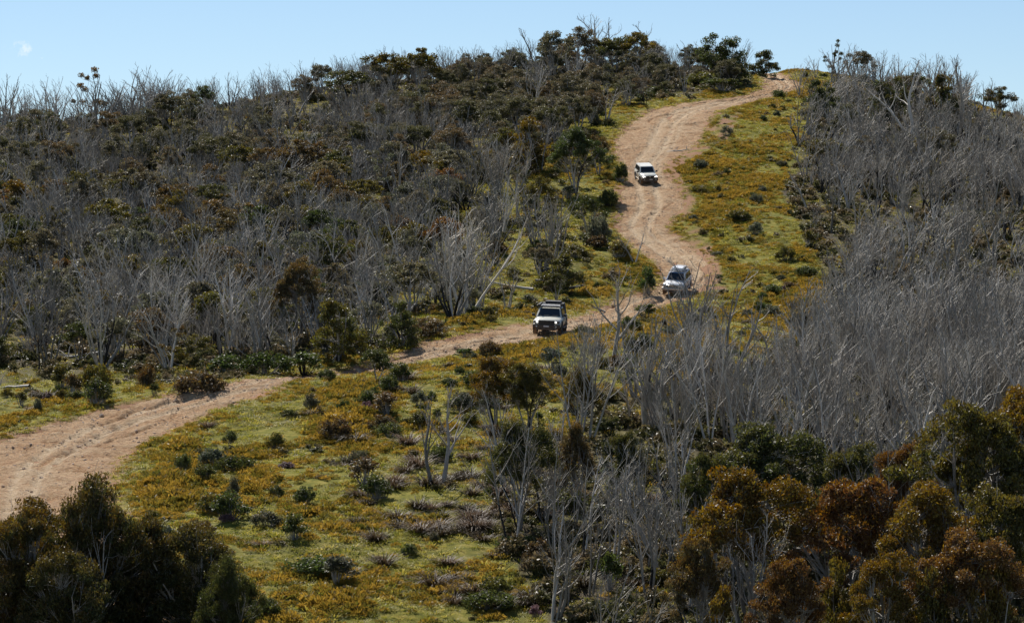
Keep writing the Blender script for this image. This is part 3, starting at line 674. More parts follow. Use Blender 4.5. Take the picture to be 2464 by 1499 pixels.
def leaves(mb, r, C, rad, n, ll, lw, flat=.6, droop=.5, mat=0, tint=None):
    """n kite-shaped leaves in a clump round C"""
    q = r.normal(0, 1, (n, 3)); q /= np.linalg.norm(q, axis=1, keepdims=True) + 1e-9
    q *= (r.uniform(0, 1, (n, 1)) ** .45); q = q * np.array([rad, rad, rad * flat])
    c = C + q
    a = r.normal(0, 1, (n, 3)); a[:, 2] -= droop; a /= np.linalg.norm(a, axis=1, keepdims=True)
    b = np.cross(a, r.normal(0, 1, (n, 3))); b /= np.linalg.norm(b, axis=1, keepdims=True) + 1e-9
    s = r.uniform(.7, 1.3, (n, 1)); a = a * ll * s / 2; b = b * lw * s / 2
    V = np.stack([c - a, c + b - a * .1, c + a, c - b - a * .1], 1).reshape(-1, 3)
    t = np.clip((tint if tint is not None else .5) + .35 * q[:, 2] / (rad * flat) + r.normal(0, .12, n), 0, 1)
    mb.add(V, np.arange(n * 4).reshape(-1, 4), mat, False, np.repeat(t, 4))
def gen_live(seed, H, W, nst, ncl, nlf, ll=.13, lw=.05, base=.45, rb=.11, crad=.62, lean=(0, 0), bushy=0.0, hollow=.35):
    """stems (list of MB) and crown MB of an umbrella-crowned gum"""
    r = np.random.default_rng(seed); stems = []; axes = []; a0 = r.uniform(0, 6.28)
    for s in range(nst):
        az = a0 + s * 6.283 / nst + r.normal(0, .35); tl = r.uniform(.12, .42) * W / H * 1.1
        P_, rr, _ = shoot(r, (math.cos(az) * .1, math.sin(az) * .1, -.15), (math.cos(az) * tl + lean[0], math.sin(az) * tl + lean[1], 1), H * r.uniform(.66, .8), rb * r.uniform(.75, 1.15), .035, 7, .03, .11)
        mb = MB(); mb.tube(P_, rr, 6); stems.append(mb); axes.append((P_, rr))
    cr = MB()
    top = np.array([lean[0] * H * .55, lean[1] * H * .55]); f1, f2, f3 = r.uniform(0, 6.28, 3)
    for c in range(ncl):
        a = r.uniform(0, 6.283); q = math.sqrt(r.uniform(0, 1)); x = q * W / 2 * r.uniform(.85, 1.1) * (1 + .30 * math.sin(3 * a + f1) + .16 * math.sin(5 * a + f2))
        zt = H * (1 - (1 - base) * (.62 * q ** 2.2 + .16 + .16 * math.sin(2 * a + f3) * min(1, 2 * q))) - crad * .4
        z = zt - (r.uniform(0, 1) ** 1.6) * H * (1 - base) * (hollow + bushy) 
        C = np.array([math.cos(a) * x + top[0], math.sin(a) * x + top[1], z])
        k = int(np.argmin([np.linalg.norm(A[0][-1][:2] - C[:2]) for A in axes])); P_, rr = axes[k]
        ok = [i for i in range(2, 8) if P_[i][2] < C[2] - .2] or [2]; i0 = ok[-1] if r.uniform() < .6 else ok[len(ok) // 2]
        p = P_[i0]; m = (p + C) / 2 + r.normal(0, .12, 3) + np.array([0, 0, -.08]) * np.linalg.norm(C - p)
        t = np.linspace(0, 1, 6)[:, None]; Q = p * (1 - t) ** 2 + 2 * m * t * (1 - t) + C * t ** 2
        stems[k].tube(Q, np.linspace(min(rr[i0] * .55, .05), .012, 6), 4)
        for _ in range(2):
            e = C + r.normal(0, crad * .5, 3); stems[k].tube(np.array([Q[3], (Q[3] + e) / 2 + r.normal(0, .06, 3), e]), [.014, .011, .008], 3)
        tint = np.clip(.25 + .5 * r.uniform() + .25 * (z / H), 0, 1)
        leaves(cr, r, C, crad * r.uniform(.7, 1.25), int(nlf * r.uniform(.6, 1.3)), ll, lw, .58, .5, 0, tint)
    return stems, cr
def gen_shrub(seed, H, W, ncl, nlf, ll, lw, open_=.0):
    r = np.random.default_rng(seed); st = MB(); cr = MB()
    for c in range(ncl):
        a = r.uniform(0, 6.283); q = r.uniform(0, 1) ** .5; z = H * (1 - .5 * q * q) * r.uniform(.45 + open_ * .3, .95)
        C = np.array([math.cos(a) * q * W / 2, math.sin(a) * q * W / 2, z])
        b = np.array([C[0] * .12, C[1] * .12, -.1]); m = (b + C) / 2 + np.array([C[0] * .15, C[1] * .15, -.05]) + r.normal(0, .05, 3)
        st.tube([b, m, C], [.03, .02, .008], 4)
        leaves(cr, r, C, W * .19 * r.uniform(.7, 1.3), nlf, ll, lw, .8, .1, 0, r.uniform(.2, .8))
    return st, cr
def blades(r, n, L, wd, out, droop, k=3, R0=.1):
    """arching strap blades from a common base"""
    mb = MB()
    for _ in range(n):
        a = r.uniform(0, 6.283); l = L * r.uniform(.6, 1.2); t = np.linspace(0, 1, k + 1); ou = out * r.uniform(.4, 1.3)
        x = R0 * r.uniform(0, 1) + ou * l * t; z = l * (t * (1.05 - .25 * ou) - droop * r.uniform(.6, 1.3) * t * t)
        c = np.stack([math.cos(a) * x, math.sin(a) * x, z], -1); sd = np.array([-math.sin(a), math.cos(a), 0])
        ww = wd * np.array([.8, 1, .8, .1][:k + 1] if k == 3 else np.linspace(1, .1, k + 1))[:, None]
        V = np.stack([c - sd * ww, c + sd * ww], 1).reshape(-1, 3); i = np.arange(k)[:, None] * 2
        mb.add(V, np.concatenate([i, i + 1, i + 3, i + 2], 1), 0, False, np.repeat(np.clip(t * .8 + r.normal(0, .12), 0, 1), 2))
    return mb
def gen_rock(seed, s):
    r = np.random.default_rng(seed); n = 7; V = []
    for i in range(5):
        ph = (i / 4 - .5) * math.pi
        for j in range(n):
            th = j / n * 6.283; q = r.uniform(.75, 1.15); V.append((math.cos(ph) * math.cos(th) * q * s[0], math.cos(ph) * math.sin(th) * q * s[1], math.sin(ph) * q * s[2] + s[2] * .35))
    i = np.arange(4)[:, None] * n; j = np.arange(n)[None]; j2 = (j + 1) % n
    mb = MB(); mb.add(V, np.stack([i + j, i + j2, i + n + j2, i + n + j], -1).reshape(-1, 4), 0, False); return mb

# ------------------------------------------------------------------ massed growth: one object of "stuff" each, scattered by geometry nodes
def scatter(name, meshes, pos, scl, rot, idx, **props):
    src = bpy.data.collections.new(name + '_kinds')
    for k, m in enumerate(meshes):
        o = bpy.data.objects.new(f'{name}_kind_{chr(97 + k)}', m); src.objects.link(o)
    n = len(pos); me = bpy.data.meshes.new(name); me.vertices.add(n); me.vertices.foreach_set('co', np.asarray(pos, np.float32).ravel())
    a = me.attributes.new('scl', 'FLOAT_VECTOR', 'POINT'); a.data.foreach_set('vector', np.asarray(scl, np.float32).ravel())
    a = me.attributes.new('rot', 'FLOAT_VECTOR', 'POINT'); a.data.foreach_set('vector', np.asarray(rot, np.float32).ravel())
    a = me.attributes.new('pick', 'INT', 'POINT'); a.data.foreach_set('value', np.asarray(idx, np.int32))
    ng = bpy.data.node_groups.new(name + '_scatter', 'GeometryNodeTree')
    ng.interface.new_socket('Geometry', in_out='INPUT', socket_type='NodeSocketGeometry'); ng.interface.new_socket('Geometry', in_out='OUTPUT', socket_type='NodeSocketGeometry')
    gi = ng.nodes.new('NodeGroupInput'); go = ng.nodes.new('NodeGroupOutput'); ip = ng.nodes.new('GeometryNodeInstanceOnPoints'); ci = ng.nodes.new('GeometryNodeCollectionInfo')
    ci.inputs['Collection'].default_value = src; ci.inputs['Separate Children'].default_value = True; ci.inputs['Reset Children'].default_value = True
    def na(t, nm):
        x = ng.nodes.new('GeometryNodeInputNamedAttribute'); x.data_type = t; x.inputs['Name'].default_value = nm; return x.outputs['Attribute']
    e2r = ng.nodes.new('FunctionNodeEulerToRotation')
    L = ng.links.new
    L(gi.outputs[0], ip.inputs['Points']); L(ci.outputs[0], ip.inputs['Instance']); ip.inputs['Pick Instance'].default_value = True
    L(na('INT', 'pick'), ip.inputs['Instance Index']); L(na('FLOAT_VECTOR', 'rot'), e2r.inputs[0]); L(e2r.outputs[0], ip.inputs['Rotation']); L(na('FLOAT_VECTOR', 'scl'), ip.inputs['Scale'])
    L(ip.outputs[0], go.inputs[0])
    o = obj(name, me, kind='stuff', **props); md = o.modifiers.new('scatter', 'NODES'); md.node_group = ng
    return o
def scatter_points(n, ymin=112, ymax=432, marg=1.18):
    """random ground points over the part of the hill in view and a margin round it"""
    y = np.sqrt(rng.uniform(ymin ** 2, ymax ** 2, n)); x = rng.uniform(-1, 1, n) * (.1637 * y * 1.06 + 13 * (marg - 1) / .18)
    return x, y
AREA = lambda ymin, ymax, marg=1.18: .1637 * 1.06 * (ymax ** 2 - ymin ** 2) + 2 * 13 * (marg - 1) / .18 * (ymax - ymin) * 1.0
def join(mbs):
    out = MB()
    for m in mbs:
        if not m.V: continue
        out.add(np.concatenate(m.V), np.concatenate(m.F), 0, True, np.concatenate(m.A))
    return out

# grass
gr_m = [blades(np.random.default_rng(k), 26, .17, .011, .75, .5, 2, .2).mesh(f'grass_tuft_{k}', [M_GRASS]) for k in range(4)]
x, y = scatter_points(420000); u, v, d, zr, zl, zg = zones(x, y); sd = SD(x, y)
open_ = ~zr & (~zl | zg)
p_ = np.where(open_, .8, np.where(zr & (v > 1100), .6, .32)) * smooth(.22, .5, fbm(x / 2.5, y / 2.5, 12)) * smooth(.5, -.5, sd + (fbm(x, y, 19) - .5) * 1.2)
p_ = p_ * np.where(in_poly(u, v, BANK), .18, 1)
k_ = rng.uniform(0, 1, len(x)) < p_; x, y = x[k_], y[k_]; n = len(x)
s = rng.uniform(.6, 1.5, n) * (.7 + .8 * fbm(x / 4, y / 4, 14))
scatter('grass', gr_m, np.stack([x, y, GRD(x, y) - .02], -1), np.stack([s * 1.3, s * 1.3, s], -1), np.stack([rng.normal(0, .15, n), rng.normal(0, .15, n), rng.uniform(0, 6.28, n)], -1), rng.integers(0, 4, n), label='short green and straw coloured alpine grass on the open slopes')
# orange heath
def heath_tuft(k):
    r = np.random.default_rng(50 + k); mb = MB(); ex = r.uniform(.85, 1.25)
    for _ in range(70):
        a = r.uniform(0, 6.283); q = r.uniform(0, 1) ** .5 * .42; h = .36 * (1 - .6 * (q / .42) ** 2) * r.uniform(.6, 1.1); p = np.array([math.cos(a) * q * ex, math.sin(a) * q / ex, h])
        dn = nrm(np.array([p[0] * .9, p[1] * .9, .28]) + r.normal(0, .12, 3)) * .085; t_ = r.uniform(0, 6.28)
        w_ = nrm(np.cross(dn, np.array([math.cos(t_), math.sin(t_), .2]))) * .032
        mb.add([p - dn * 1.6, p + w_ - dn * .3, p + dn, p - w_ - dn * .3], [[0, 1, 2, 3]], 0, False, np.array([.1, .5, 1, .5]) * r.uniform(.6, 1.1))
    return mb.mesh(f'heath_tuft_{k}', [M_HEATH])
he_m = [heath_tuft(k) for k in range(4)]
x, y = scatter_points(300000); u, v, d, zr, zl, zg = zones(x, y); sd = SD(x, y)
f = .62 * fbm(x / 4.5, y / 6.5, 33, 3) + .38 * fbm(x / 1.3, y / 2.0, 37, 2) + .10 * smooth(-5, -.6, sd) * (u > 0) + np.where((u > 1600) & (v < 640), .015 - .04 * smooth(1720, 1800, u), 0)
left_side = zl | in_poly(u, v, LEFT_FOREST[:0] + [(-400, 935), (100, 925), (380, 905), (560, 885), (820, 862), (950, 815), (1100, 785), (1330, 745), (1470, 690), (1540, 700), (1320, 790), (1000, 860), (690, 912), (480, 940), (160, 1012), (-80, 1100), (-400, 1200)])
f = f - np.where(left_side, .10, 0)
f = f - np.where((u > 900) & (u < 1300) & (v > 1050) & (v < 1250), .12, 0)
p_ = (smooth(.44, .55, f) * .90 + .07) * np.where(zr | (zl & ~zg), .06, 1) * smooth(-.1, -.5, sd)
p_ = p_ * np.where(in_poly(u, v, BANK), .10, 1)
k_ = rng.uniform(0, 1, len(x)) < p_ * .8; x, y, f = x[k_], y[k_], f[k_]; n = len(x)
s = rng.uniform(.5, 1.3, n) * (.6 + 2.2 * np.clip(f - .5, 0, .3)) * (.5 + .5 * smooth(.3, 2.5, -SD(x, y)))
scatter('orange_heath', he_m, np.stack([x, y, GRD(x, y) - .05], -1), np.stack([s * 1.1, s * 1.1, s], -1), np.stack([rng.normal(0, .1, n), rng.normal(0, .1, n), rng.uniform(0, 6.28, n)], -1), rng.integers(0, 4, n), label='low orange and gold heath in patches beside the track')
HEATH_N = n
# low undergrowth between the trees
M_UNDER = make_blade('undergrowth_leaves', [(.25, (.042, .050, .016)), (.42, (.09, .088, .028)), (.58, (.14, .108, .048)), (.75, (.19, .14, .08))], .3)
un_m = []
for k in range(4):
    st_, cr_ = gen_shrub(700 + k, [.8, 1.0, .6, 1.2][k], [1.3, 1.1, 1.3, 1.2][k], 12, 34, .19, .09, .1); un_m.append(join([st_, cr_]).mesh(f'undergrowth_{k}', [M_UNDER]))
x, y = scatter_points(80000); u, v, d, zr, zl, zg = zones(x, y); sd = SD(x, y)
p_ = np.where(zr, np.where(v > 1150, .42, .28), np.where(zl & ~zg, .18, np.where(zl, .05, .035))) * (.22 + .78 * smooth(.3, .55, fbm(x / 3.5, y / 3.5, 261))) * (sd < -1.5)
p_ = np.where(in_poly(u, v, [(300, 870), (700, 870), (690, 893), (480, 935), (300, 930)]), .5, p_) * (sd < -1.5)
k_ = rng.uniform(0, 1, len(x)) < p_; x, y = x[k_], y[k_]; n = len(x); LOWZ = (~zr & ~zl)[k_]; s = rng.uniform(.5, 1.2, n) * np.where(LOWZ, .55, 1)
scatter('undergrowth', un_m, np.stack([x, y, GRD(x, y) - .05], -1), np.stack([s * 1.1, s * 1.1, s], -1), np.stack([rng.normal(0, .1, n), rng.normal(0, .1, n), rng.uniform(0, 6.28, n)], -1), rng.integers(0, 4, n), label='low dark scrub growing between the trees')
print('undergrowth', n)
# gravel on and beside the track
rk = [gen_rock(k, (.05, .045, .03)).mesh(f'gravel_stone_{k}', [M_STONE]) for k in range(4)]
k_ = rng.integers(0, len(q), 30000); tq = rng.uniform(-.02, 1.02, 30000); g_ = rng.uniform(0, 1, 30000) < smooth(.3, .6, fbm(arc[k_] / 2.0, tq * 4, 71)) * .8 + .1
k_, tq = k_[g_], tq[g_]; xy = RL2[k_] * (1 - tq)[:, None] + RR2[k_] * tq[:, None]; n = len(xy)
ti = np.clip(((tq + .04) / 1.08 * (NT - 1)).astype(int), 0, NT - 1); s = .45 + rng.pareto(2.6, n) * .45; s = np.minimum(s, 2.2)
scatter('gravel', rk, np.column_stack([xy, zrd[k_, ti] - .01]), np.stack([s, s, s * .8], -1), np.stack([rng.normal(0, .2, n), rng.normal(0, .2, n), rng.uniform(0, 6.28, n)], -1), rng.integers(0, 4, n), label='loose gravel and small stones on the dirt track')

# ------------------------------------------------------------------ dead trees
DEADKIND = []     # (height, list of (stem mesh, branch mesh), whole mesh)
def dead_kind(seed, H, nst, **kw):
    g = gen_dead(seed, H, nst, **kw); k = len(DEADKIND)
    parts = [(a.mesh(f'dead_stem_{k}_{j}', [M_DEAD]), b.mesh(f'dead_branches_{k}_{j}', [M_DEAD])) for j, (a, b) in enumerate(g)]
    whole = join([m for ab in g for m in ab]); z = max(V[:, 2].max() for V in whole.V)
    DEADKIND.append((z, parts, whole.mesh(f'dead_tree_{k}', [M_DEAD]), nst)); return k
UP = [dead_kind(100 + k, 6.0, [4, 3, 5, 2, 6, 3][k], spread=.22, nb=6 + k % 2, nt=2, low=.32, twr=.014, rb=[.09, .13, .1, .15, .1, .12][k]) for k in range(6)]
LEAN = [dead_kind(120 + k, 6.0, [3, 4, 5, 2][k], spread=.30, lean=(.08, 0, -.02), nb=6, nt=2, up=.08, low=.25, rb=.105, crook=.12, twr=.014) for k in range(4)]
LEFTL = [dead_kind(140 + k, 5.5, [4, 5, 3][k], spread=.4, lean=(-.09, 0, 0), nb=8, nt=3, up=.10, low=.2) for k in range(3)]
VASE = [dead_kind(160 + k, 6.0, [5, 6, 4, 7][k], spread=.34, nb=7, nt=3, up=.12, low=.3, rb=.09) for k in range(4)]
BIG = [dead_kind(180 + k, 6.0, [1, 2, 1, 2][k], spread=.28, nb=9, nt=4, crook=.26, rb=.14, low=.35, twr=.014) for k in range(4)]
SLIM = [dead_kind(170 + k, 6.0, [3, 4, 2, 5][k], spread=.17, nb=11, nt=5, crook=.09, rb=.062, low=.3, twr=.008, up=.12, lean=(.03, 0, 0)) for k in range(4)]
PAIR = [dead_kind(190, 6.0, 1, spread=.02, nb=11, nt=4, crook=.17, rb=.14, low=.3, twr=.014, up=.14), dead_kind(197, 6.0, 1, spread=.02, nb=11, nt=4, crook=.17, rb=.16, low=.25, twr=.014, up=.14)]
n0 = 42000
x, y = scatter_points(n0, 118, 432, 1.25); u, v, d, zr, zl, zg = zones(x, y); sd = SD(x, y); area = AREA(118, 432, 1.25) / n0
lump = fbm(x / 7, y / 7, 91); lump2 = fbm(x / 16, y / 16, 95)
dens = np.zeros(n0)                                  # trees per square metre
dens = np.where(zr, .19 * smooth(.32, .52, lump + .04) * (.35 + 1.3 * smooth(.3, .6, lump2)), dens)
dens = np.where(zr & (v > 1180), .10 * smooth(.3, .6, lump + .1), dens)
dens = np.where(zr & (v > 1180) & (u > 1640), .022, dens)
dens = np.where(zr & (v < 340), .09 * smooth(.3, .6, lump + .1), dens)
hairy = in_poly(u, v, [(-400, 330), (400, 275), (1000, 200), (1100, 330), (900, 480), (600, 560), (300, 620), (-400, 640)])
dens = np.where(zl & ~zg, .075 * smooth(.3, .6, lump), dens)
dens = np.where(zl & ~zg & hairy, .12 * smooth(.25, .5, lump + .1), dens)
dens = np.where(zl & zg, .035 * smooth(.45, .6, lump), dens)
dens = np.where(zl & (v < 330) & (u < 800), .075, dens)
pale_belt = in_poly(u, v, [(560, 900), (600, 640), (820, 560), (1050, 520), (1200, 430), (1320, 500), (1200, 640), (1150, 760), (1000, 780), (950, 700), (800, 860)]) | in_poly(u, v, [(30, 930), (60, 780), (200, 640), (560, 640), (560, 890), (300, 910)])
dens = np.where(pale_belt, .075 * smooth(.3, .5, lump + .1), dens)
ridge_r = (u > 1880) & (v < 260) & ~zl; dens = np.where(ridge_r & (sd < -3), np.where(zr, .10, .04), dens)
k_ = (rng.uniform(0, 1, n0) < dens * area) & (sd < -1.6)
DX, DY, DU, DV, DD, DR, DB = [a[k_] for a in (x, y, u, v, d, zr, pale_belt)]; n = len(DX)
kind = np.where(DR, np.where(rng.uniform(0, 1, n) < .36, rng.choice(LEAN, n), np.where(rng.uniform(0, 1, n) < .25, rng.choice(VASE, n), np.where(rng.uniform(0, 1, n) < .2, rng.choice(BIG, n), rng.choice(UP, n)))), np.where(rng.uniform(0, 1, n) < .3, rng.choice(LEFTL, n), np.where(DB | (rng.uniform(0, 1, n) < .3), rng.choice(VASE, n), rng.choice(UP, n))))
big = rng.uniform(0, 1, n) < .02; kind = np.where(big, rng.choice(BIG, n), kind); kind = np.where(DR & (DD < 205) & (rng.uniform(0, 1, n) < .7), rng.choice(SLIM, n), kind)
DS = rng.uniform(.5, 1.18, n) * np.where(DR, np.where(DD < 250, 1.0, .9), np.where(DB, 1.0, np.where((DV < 335) & (DU < 420), 1.12, np.where(DV < 330, .74, .80))))
isl = np.isin(kind, LEAN + LEFTL); DROT = np.where(isl, rng.normal(0, .5, n), rng.uniform(0, 6.283, n))
print('dead trees', n)
order = np.argsort(DD / DS)                          # the ones that show largest first
inframe = (DU > -60) & (DU < 2524) & (DV > 0) & (DV < 1620)
order = [i for i in order if inframe[i]]
NEAR = np.array(order[:225]); FARMASK = np.ones(n, bool); FARMASK[NEAR] = False
i = np.where(FARMASK)[0]
tilt = np.stack([rng.normal(0, .07, n), rng.normal(0, .07, n), DROT], -1)
dz = GRD(DX, DY)
scatter('dead_forest', [k[2] for k in DEADKIND], np.stack([DX, DY, dz - .05], -1)[i], np.stack([DS, DS, DS], -1)[i], tilt[i], kind[i], label='dense grey stand of bare burnt trees covering both hillsides')

# ------------------------------------------------------------------ words that say where a plant stands
MARKS = [('the lowest utility', 1325, 770), ('the middle white wagon', 1627, 675), ('the highest ivory wagon', 1556, 415), ('the top of the track', 1865, 190), ('the small track crest', 745, 912),
 ('the orange topped gum', 1270, 335), ('the round skyline gum', 1740, 125), ('the paired pale trunks', 1050, 1080), ('the lower left gums', 200, 1320),
 ('the rust red gum', 2050, 1200), ('the broad dark green gum', 1840, 1080), ('the lone skyline gum', 215, 215), ('the arched crown', 370, 785), ('the tall verge gum', 722, 690),
 ('the black leaning stump', 105, 850), ('the tall split dead stem', 1462, 770), ('the dark right skyline crown', 2270, 215), ('the dusty lower bend', 130, 1110), ('the right edge', 2464, 700), ('the right edge', 2464, 1100),
 ('the left edge', 0, 450), ('the left edge', 0, 700), ('the bottom edge', 1150, 1499), ('the bottom edge', 1700, 1499), ('the burnt black trunk', 1620, 1180), ('the golden gum', 1800, 1260), ('the big right gum', 2400, 1100), ('the spiky lawn shrub', 935, 1035)]
USED = {}
def say(desc, u, v, group, limit=16):
    """a label unlike the ones given so far: description, then where it stands"""
    ms = sorted(MARKS, key=lambda m: (m[1] - u) ** 2 + (m[2] - v) ** 2)
    def rel(m):
        du, dv = u - m[1], v - m[2]
        far = 'well ' if math.hypot(du, dv) > 260 else ''
        if abs(du) > 2.2 * abs(dv): return f"{far}{'right' if du > 0 else 'left'} of"
        if abs(dv) > 2.2 * abs(du): return f"{far}{'below' if dv > 0 else 'above'}"
        return f"{far}{'below' if dv > 0 else 'above'} and {'right' if du > 0 else 'left'} of"
    best = None
    for t in [f'{desc} {rel(m)} {m[0]}' for m in ms[:5]] + [f'{desc} between {a[0]} and {b[0]}' for a in ms[:4] for b in ms[:5] if a[0] < b[0]] + [f'{desc} {rel(m)} {m[0]}' for m in ms[5:9]]:
        if len(t.split()) > limit: continue
        best = best or t
        if t not in USED: USED[t] = 1; return t
    return best or desc

# ------------------------------------------------------------------ dead trees one by one (the ones that show largest)
COUNTW = {1: 'single stemmed', 2: 'twin stemmed', 3: 'three stemmed', 4: 'four stemmed', 5: 'many stemmed', 6: 'many stemmed', 7: 'many stemmed'}
DEADJOIN = {}
def place_dead(kd, x, y, s, rot, group, label=None, u=None, v=None, d=200, tint=None, matl=None):
    H, parts, whole, nst = DEADKIND[kd]
    root = bpy.data.objects.new('dead_tree', None); COL.objects.link(root)
    root.location = (x, y, float(GRD(x, y)) - .05); root.rotation_euler = rot; root.scale = (s, s, s) if np.isscalar(s) else s
    if label is None:
        sz = 'tall' if H * (s if np.isscalar(s) else s[2]) > 6.6 else ('short' if H * (s if np.isscalar(s) else s[2]) < 4.6 else 'mid sized')
        ln = ' leaning' if kd in LEAN or kd in LEFTL else ''
        label = say(f'{sz}{ln} {COUNTW[nst]} bare dead tree', u, v, group)
    tag(root, label, 'dead tree', group)
    for a, b in parts:
        st = obj('stem', a, root)
        if matl: 
            st.material_slots[0].link = 'OBJECT'; st.material_slots[0].material = matl
        br = obj('branches', b, st if d < 215 else root)
        if matl:
            br.material_slots[0].link = 'OBJECT'; br.material_slots[0].material = matl
    return root
def at(u, v):
    p = hit(u, v)[0]; return float(p[0]), float(p[1]), FQ / proj(p[0], p[1], p[2])[2]
M_CHARW = make_wood('burnt_bark', (.012, .011, .01), (.022, .02, .019), (.05, .046, .043), .0)
M_GREYW = make_wood('grey_bare_bark', (.19, .165, .14), (.30, .27, .235), (.42, .385, .34), .0)
M_PALE = make_wood('silver_dead_wood', (.34, .308, .262), (.46, .42, .36), (.64, .59, .52), .0)
for k in NEAR:
    g = 'bare dead trees in the stand right of the track' if DR[k] else 'bare dead trees left of the track'
    place_dead(int(kind[k]), float(DX[k]), float(DY[k]), float(DS[k]), tuple(tilt[k]), g, None, DU[k], DV[k], DD[k], None, M_PALE if rng.uniform() < (.35 if DB[k] else .10) else None)
# (u, v of foot, height in picture units, kind, turn, material, label)
SPECIAL = [(1036, 1180, 240, PAIR[0], 0.3, M_GREYW, 'pale bare trunk forking high, left one of the pair on the lawn'), (1064, 1176, 262, PAIR[1], 2.0, M_GREYW, 'pale bare trunk with spread limbs, right one of the pair on the lawn'),
 (1470, 905, 270, PAIR[1], 1.2, M_GREYW, 'tall split dead stem rising in front of the track between lowest and middle vehicles'), (1668, 915, 300, SLIM[3], .5, M_GREYW, 'tall bare tree whose branches cross in front of the middle white wagon'), (1705, 935, 310, VASE[2], 2.5, M_GREYW, 'tall bare tree just right of the middle white wagon'),
 (1120, 760, 265, VASE[0], 0, M_PALE, 'silvery many stemmed dead tree above and left of the lowest utility'), (1150, 745, 235, VASE[2], 1.0, None, 'grey vase shaped dead tree left of the lowest utility'), (1305, 655, 215, VASE[1], 2.2, None, 'vase shaped dead tree with black foot left of the steep bend'), (1330, 640, 190, VASE[3], .7, None, 'fan shaped dead tree nearest the steep bend on the grass'),
 (1090, 770, 240, VASE[3], 2.7, None, 'grey fan shaped dead tree beside the silvery one'), (560, 860, 240, VASE[0], 1.7, M_PALE, 'silvery dead tree above the dark shrubs by the verge'), (400, 845, 140, VASE[2], .4, M_PALE, 'silvery dead stems in front of the arched crown'), (640, 800, 230, VASE[1], .9, None, 'grey dead tree left of the tall dark gum by the verge'),
 (1620, 1260, 175, BIG[3], 1.1, M_CHARW, 'burnt black trunk in the dead stand at lower centre'), (2225, 1180, 260, BIG[1], .2, M_PALE, 'silvery forked dead tree behind the broad dark green gum'), (2205, 1120, 215, BIG[2], 2.9, M_PALE, 'white peeled dead trunk below the right slope'),
 (2300, 335, 200, BIG[3], 1.9, M_PALE, 'white limbed dead tree just under the right skyline'), (2190, 330, 190, BIG[1], .9, M_PALE, 'silvery crooked dead tree on the right skyline'), (2140, 290, 150, BIG[0], .3, None, 'crooked grey dead tree at the right skyline'),
 (1430, 165, 128, BIG[1], 2.4, None, 'spreading dead tree on the highest skyline'), (1465, 160, 132, BIG[3], .1, None, 'tall thin dead tree on the highest skyline'), (1565, 165, 110, BIG[0], 1.4, None, 'single dead stem on the skyline right of the highest crowns'), (1290, 170, 100, BIG[2], 2.2, None, 'crooked dead tree on the skyline left of the highest crowns'), (1210, 190, 95, VASE[1], .2, None, 'fan shaped dead tree on the skyline slope'),
 (1285, 265, 120, VASE[3], 1.2, M_PALE, 'silvery fan shaped dead tree high on the hill among green crowns'), (1525, 640, 95, UP[3], .4, None, 'slim bare sapling beside the track at the steep bend'), (120, 545, 80, LEFTL[0], 0, M_PALE, 'silvery dead tree leaning left on the far left slope'), (130, 470, 60, LEFTL[1], .4, M_PALE, 'small white dead tree on the far left slope'), (95, 905, 105, BIG[0], 2.6, M_CHARW, 'black leaning burnt stump at the left verge'),
 (1235, 1340, 330, SLIM[0], .2, None, 'tall slim bare tree at the left front of the lower dead stand'), (1480, 1400, 330, SLIM[1], 1.2, None, 'tall bare tree at the front of the lower dead stand'), (1400, 1370, 290, SLIM[2], .1, None, 'slender bare tree at the front of the lower dead stand'), (1560, 1450, 330, SLIM[3], 2.1, None, 'many stemmed slim bare tree at the foot of the lower dead stand'), (1330, 1330, 260, SLIM[1], .8, None, 'bare tree behind the slim ones in the lower dead stand'), (1600, 1400, 300, SLIM[0], .2, None, 'slim three stemmed bare tree left of the golden gum'),
 (1650, 1470, 330, SLIM[3], 1.5, None, 'bare tree nearest the golden gum at the bottom'), (1420, 1440, 270, SLIM[2], -.1, None, 'lowest slender bare tree in the lower dead stand'), (1520, 1330, 280, SLIM[0], .3, None, 'slim bare tree in the middle of the lower dead stand'), (2230, 905, 170, BIG[0], .6, M_PALE, 'white broken dead trunk halfway up the right slope')]
for u, v, h, kd, rz, ml, lb in SPECIAL:
    x, y, pm = at(u, v); s = h / pm / DEADKIND[kd][0]
    place_dead(kd, x, y, s, (0.0, .25 if ml is M_CHARW and u < 200 else 0.0, rz), 'landmark dead trees', lb, u, v, FQ / pm, None, ml)

# ------------------------------------------------------------------ living gums
PAL = {'dg': (.055, .064, .020, .10), 'ol': (.085, .078, .021, .2), 'gg': (.105, .100, .060, .08), 'ru': (.125, .070, .032, .55), 'or': (.115, .085, .022, .42), 'br': (.085, .068, .032, .3), 'dk': (.042, .050, .018, .30)}
LIVE = {}
def live_kind(key, seeds, H, W, *a, **kw):
    LIVE[key] = []
    for sd_ in seeds:
        st, cr = gen_live(sd_, H, W, *a, **kw); V = np.concatenate(cr.V); 
        LIVE[key].append((V[:, 2].max(), np.ptp(V[:, 0]) * .9, [m.mesh(f'gum_stem_{sd_}_{j}', [M_BARK]) for j, m in enumerate(st)], cr.mesh(f'gum_crown_{sd_}', [M_LEAF])))
live_kind('near', (201, 202, 203), 6.2, 4.8, 5, 105, 240, .16, .062, base=.46, crad=.50, hollow=.30)
live_kind('dense', (211, 212, 213), 7.4, 6.0, 5, 270, 230, .18, .062, base=.50, crad=.62, bushy=1.05, rb=.1)
live_kind('mid', (221, 222, 223, 224, 225, 226), 5.6, 4.4, 4, 34, 150, .23, .105, base=.5, crad=.62, hollow=.3)
live_kind('bush', (231, 232, 233), 4.6, 4.6, 4, 52, 150, .22, .10, base=.2, crad=.62, bushy=.45)
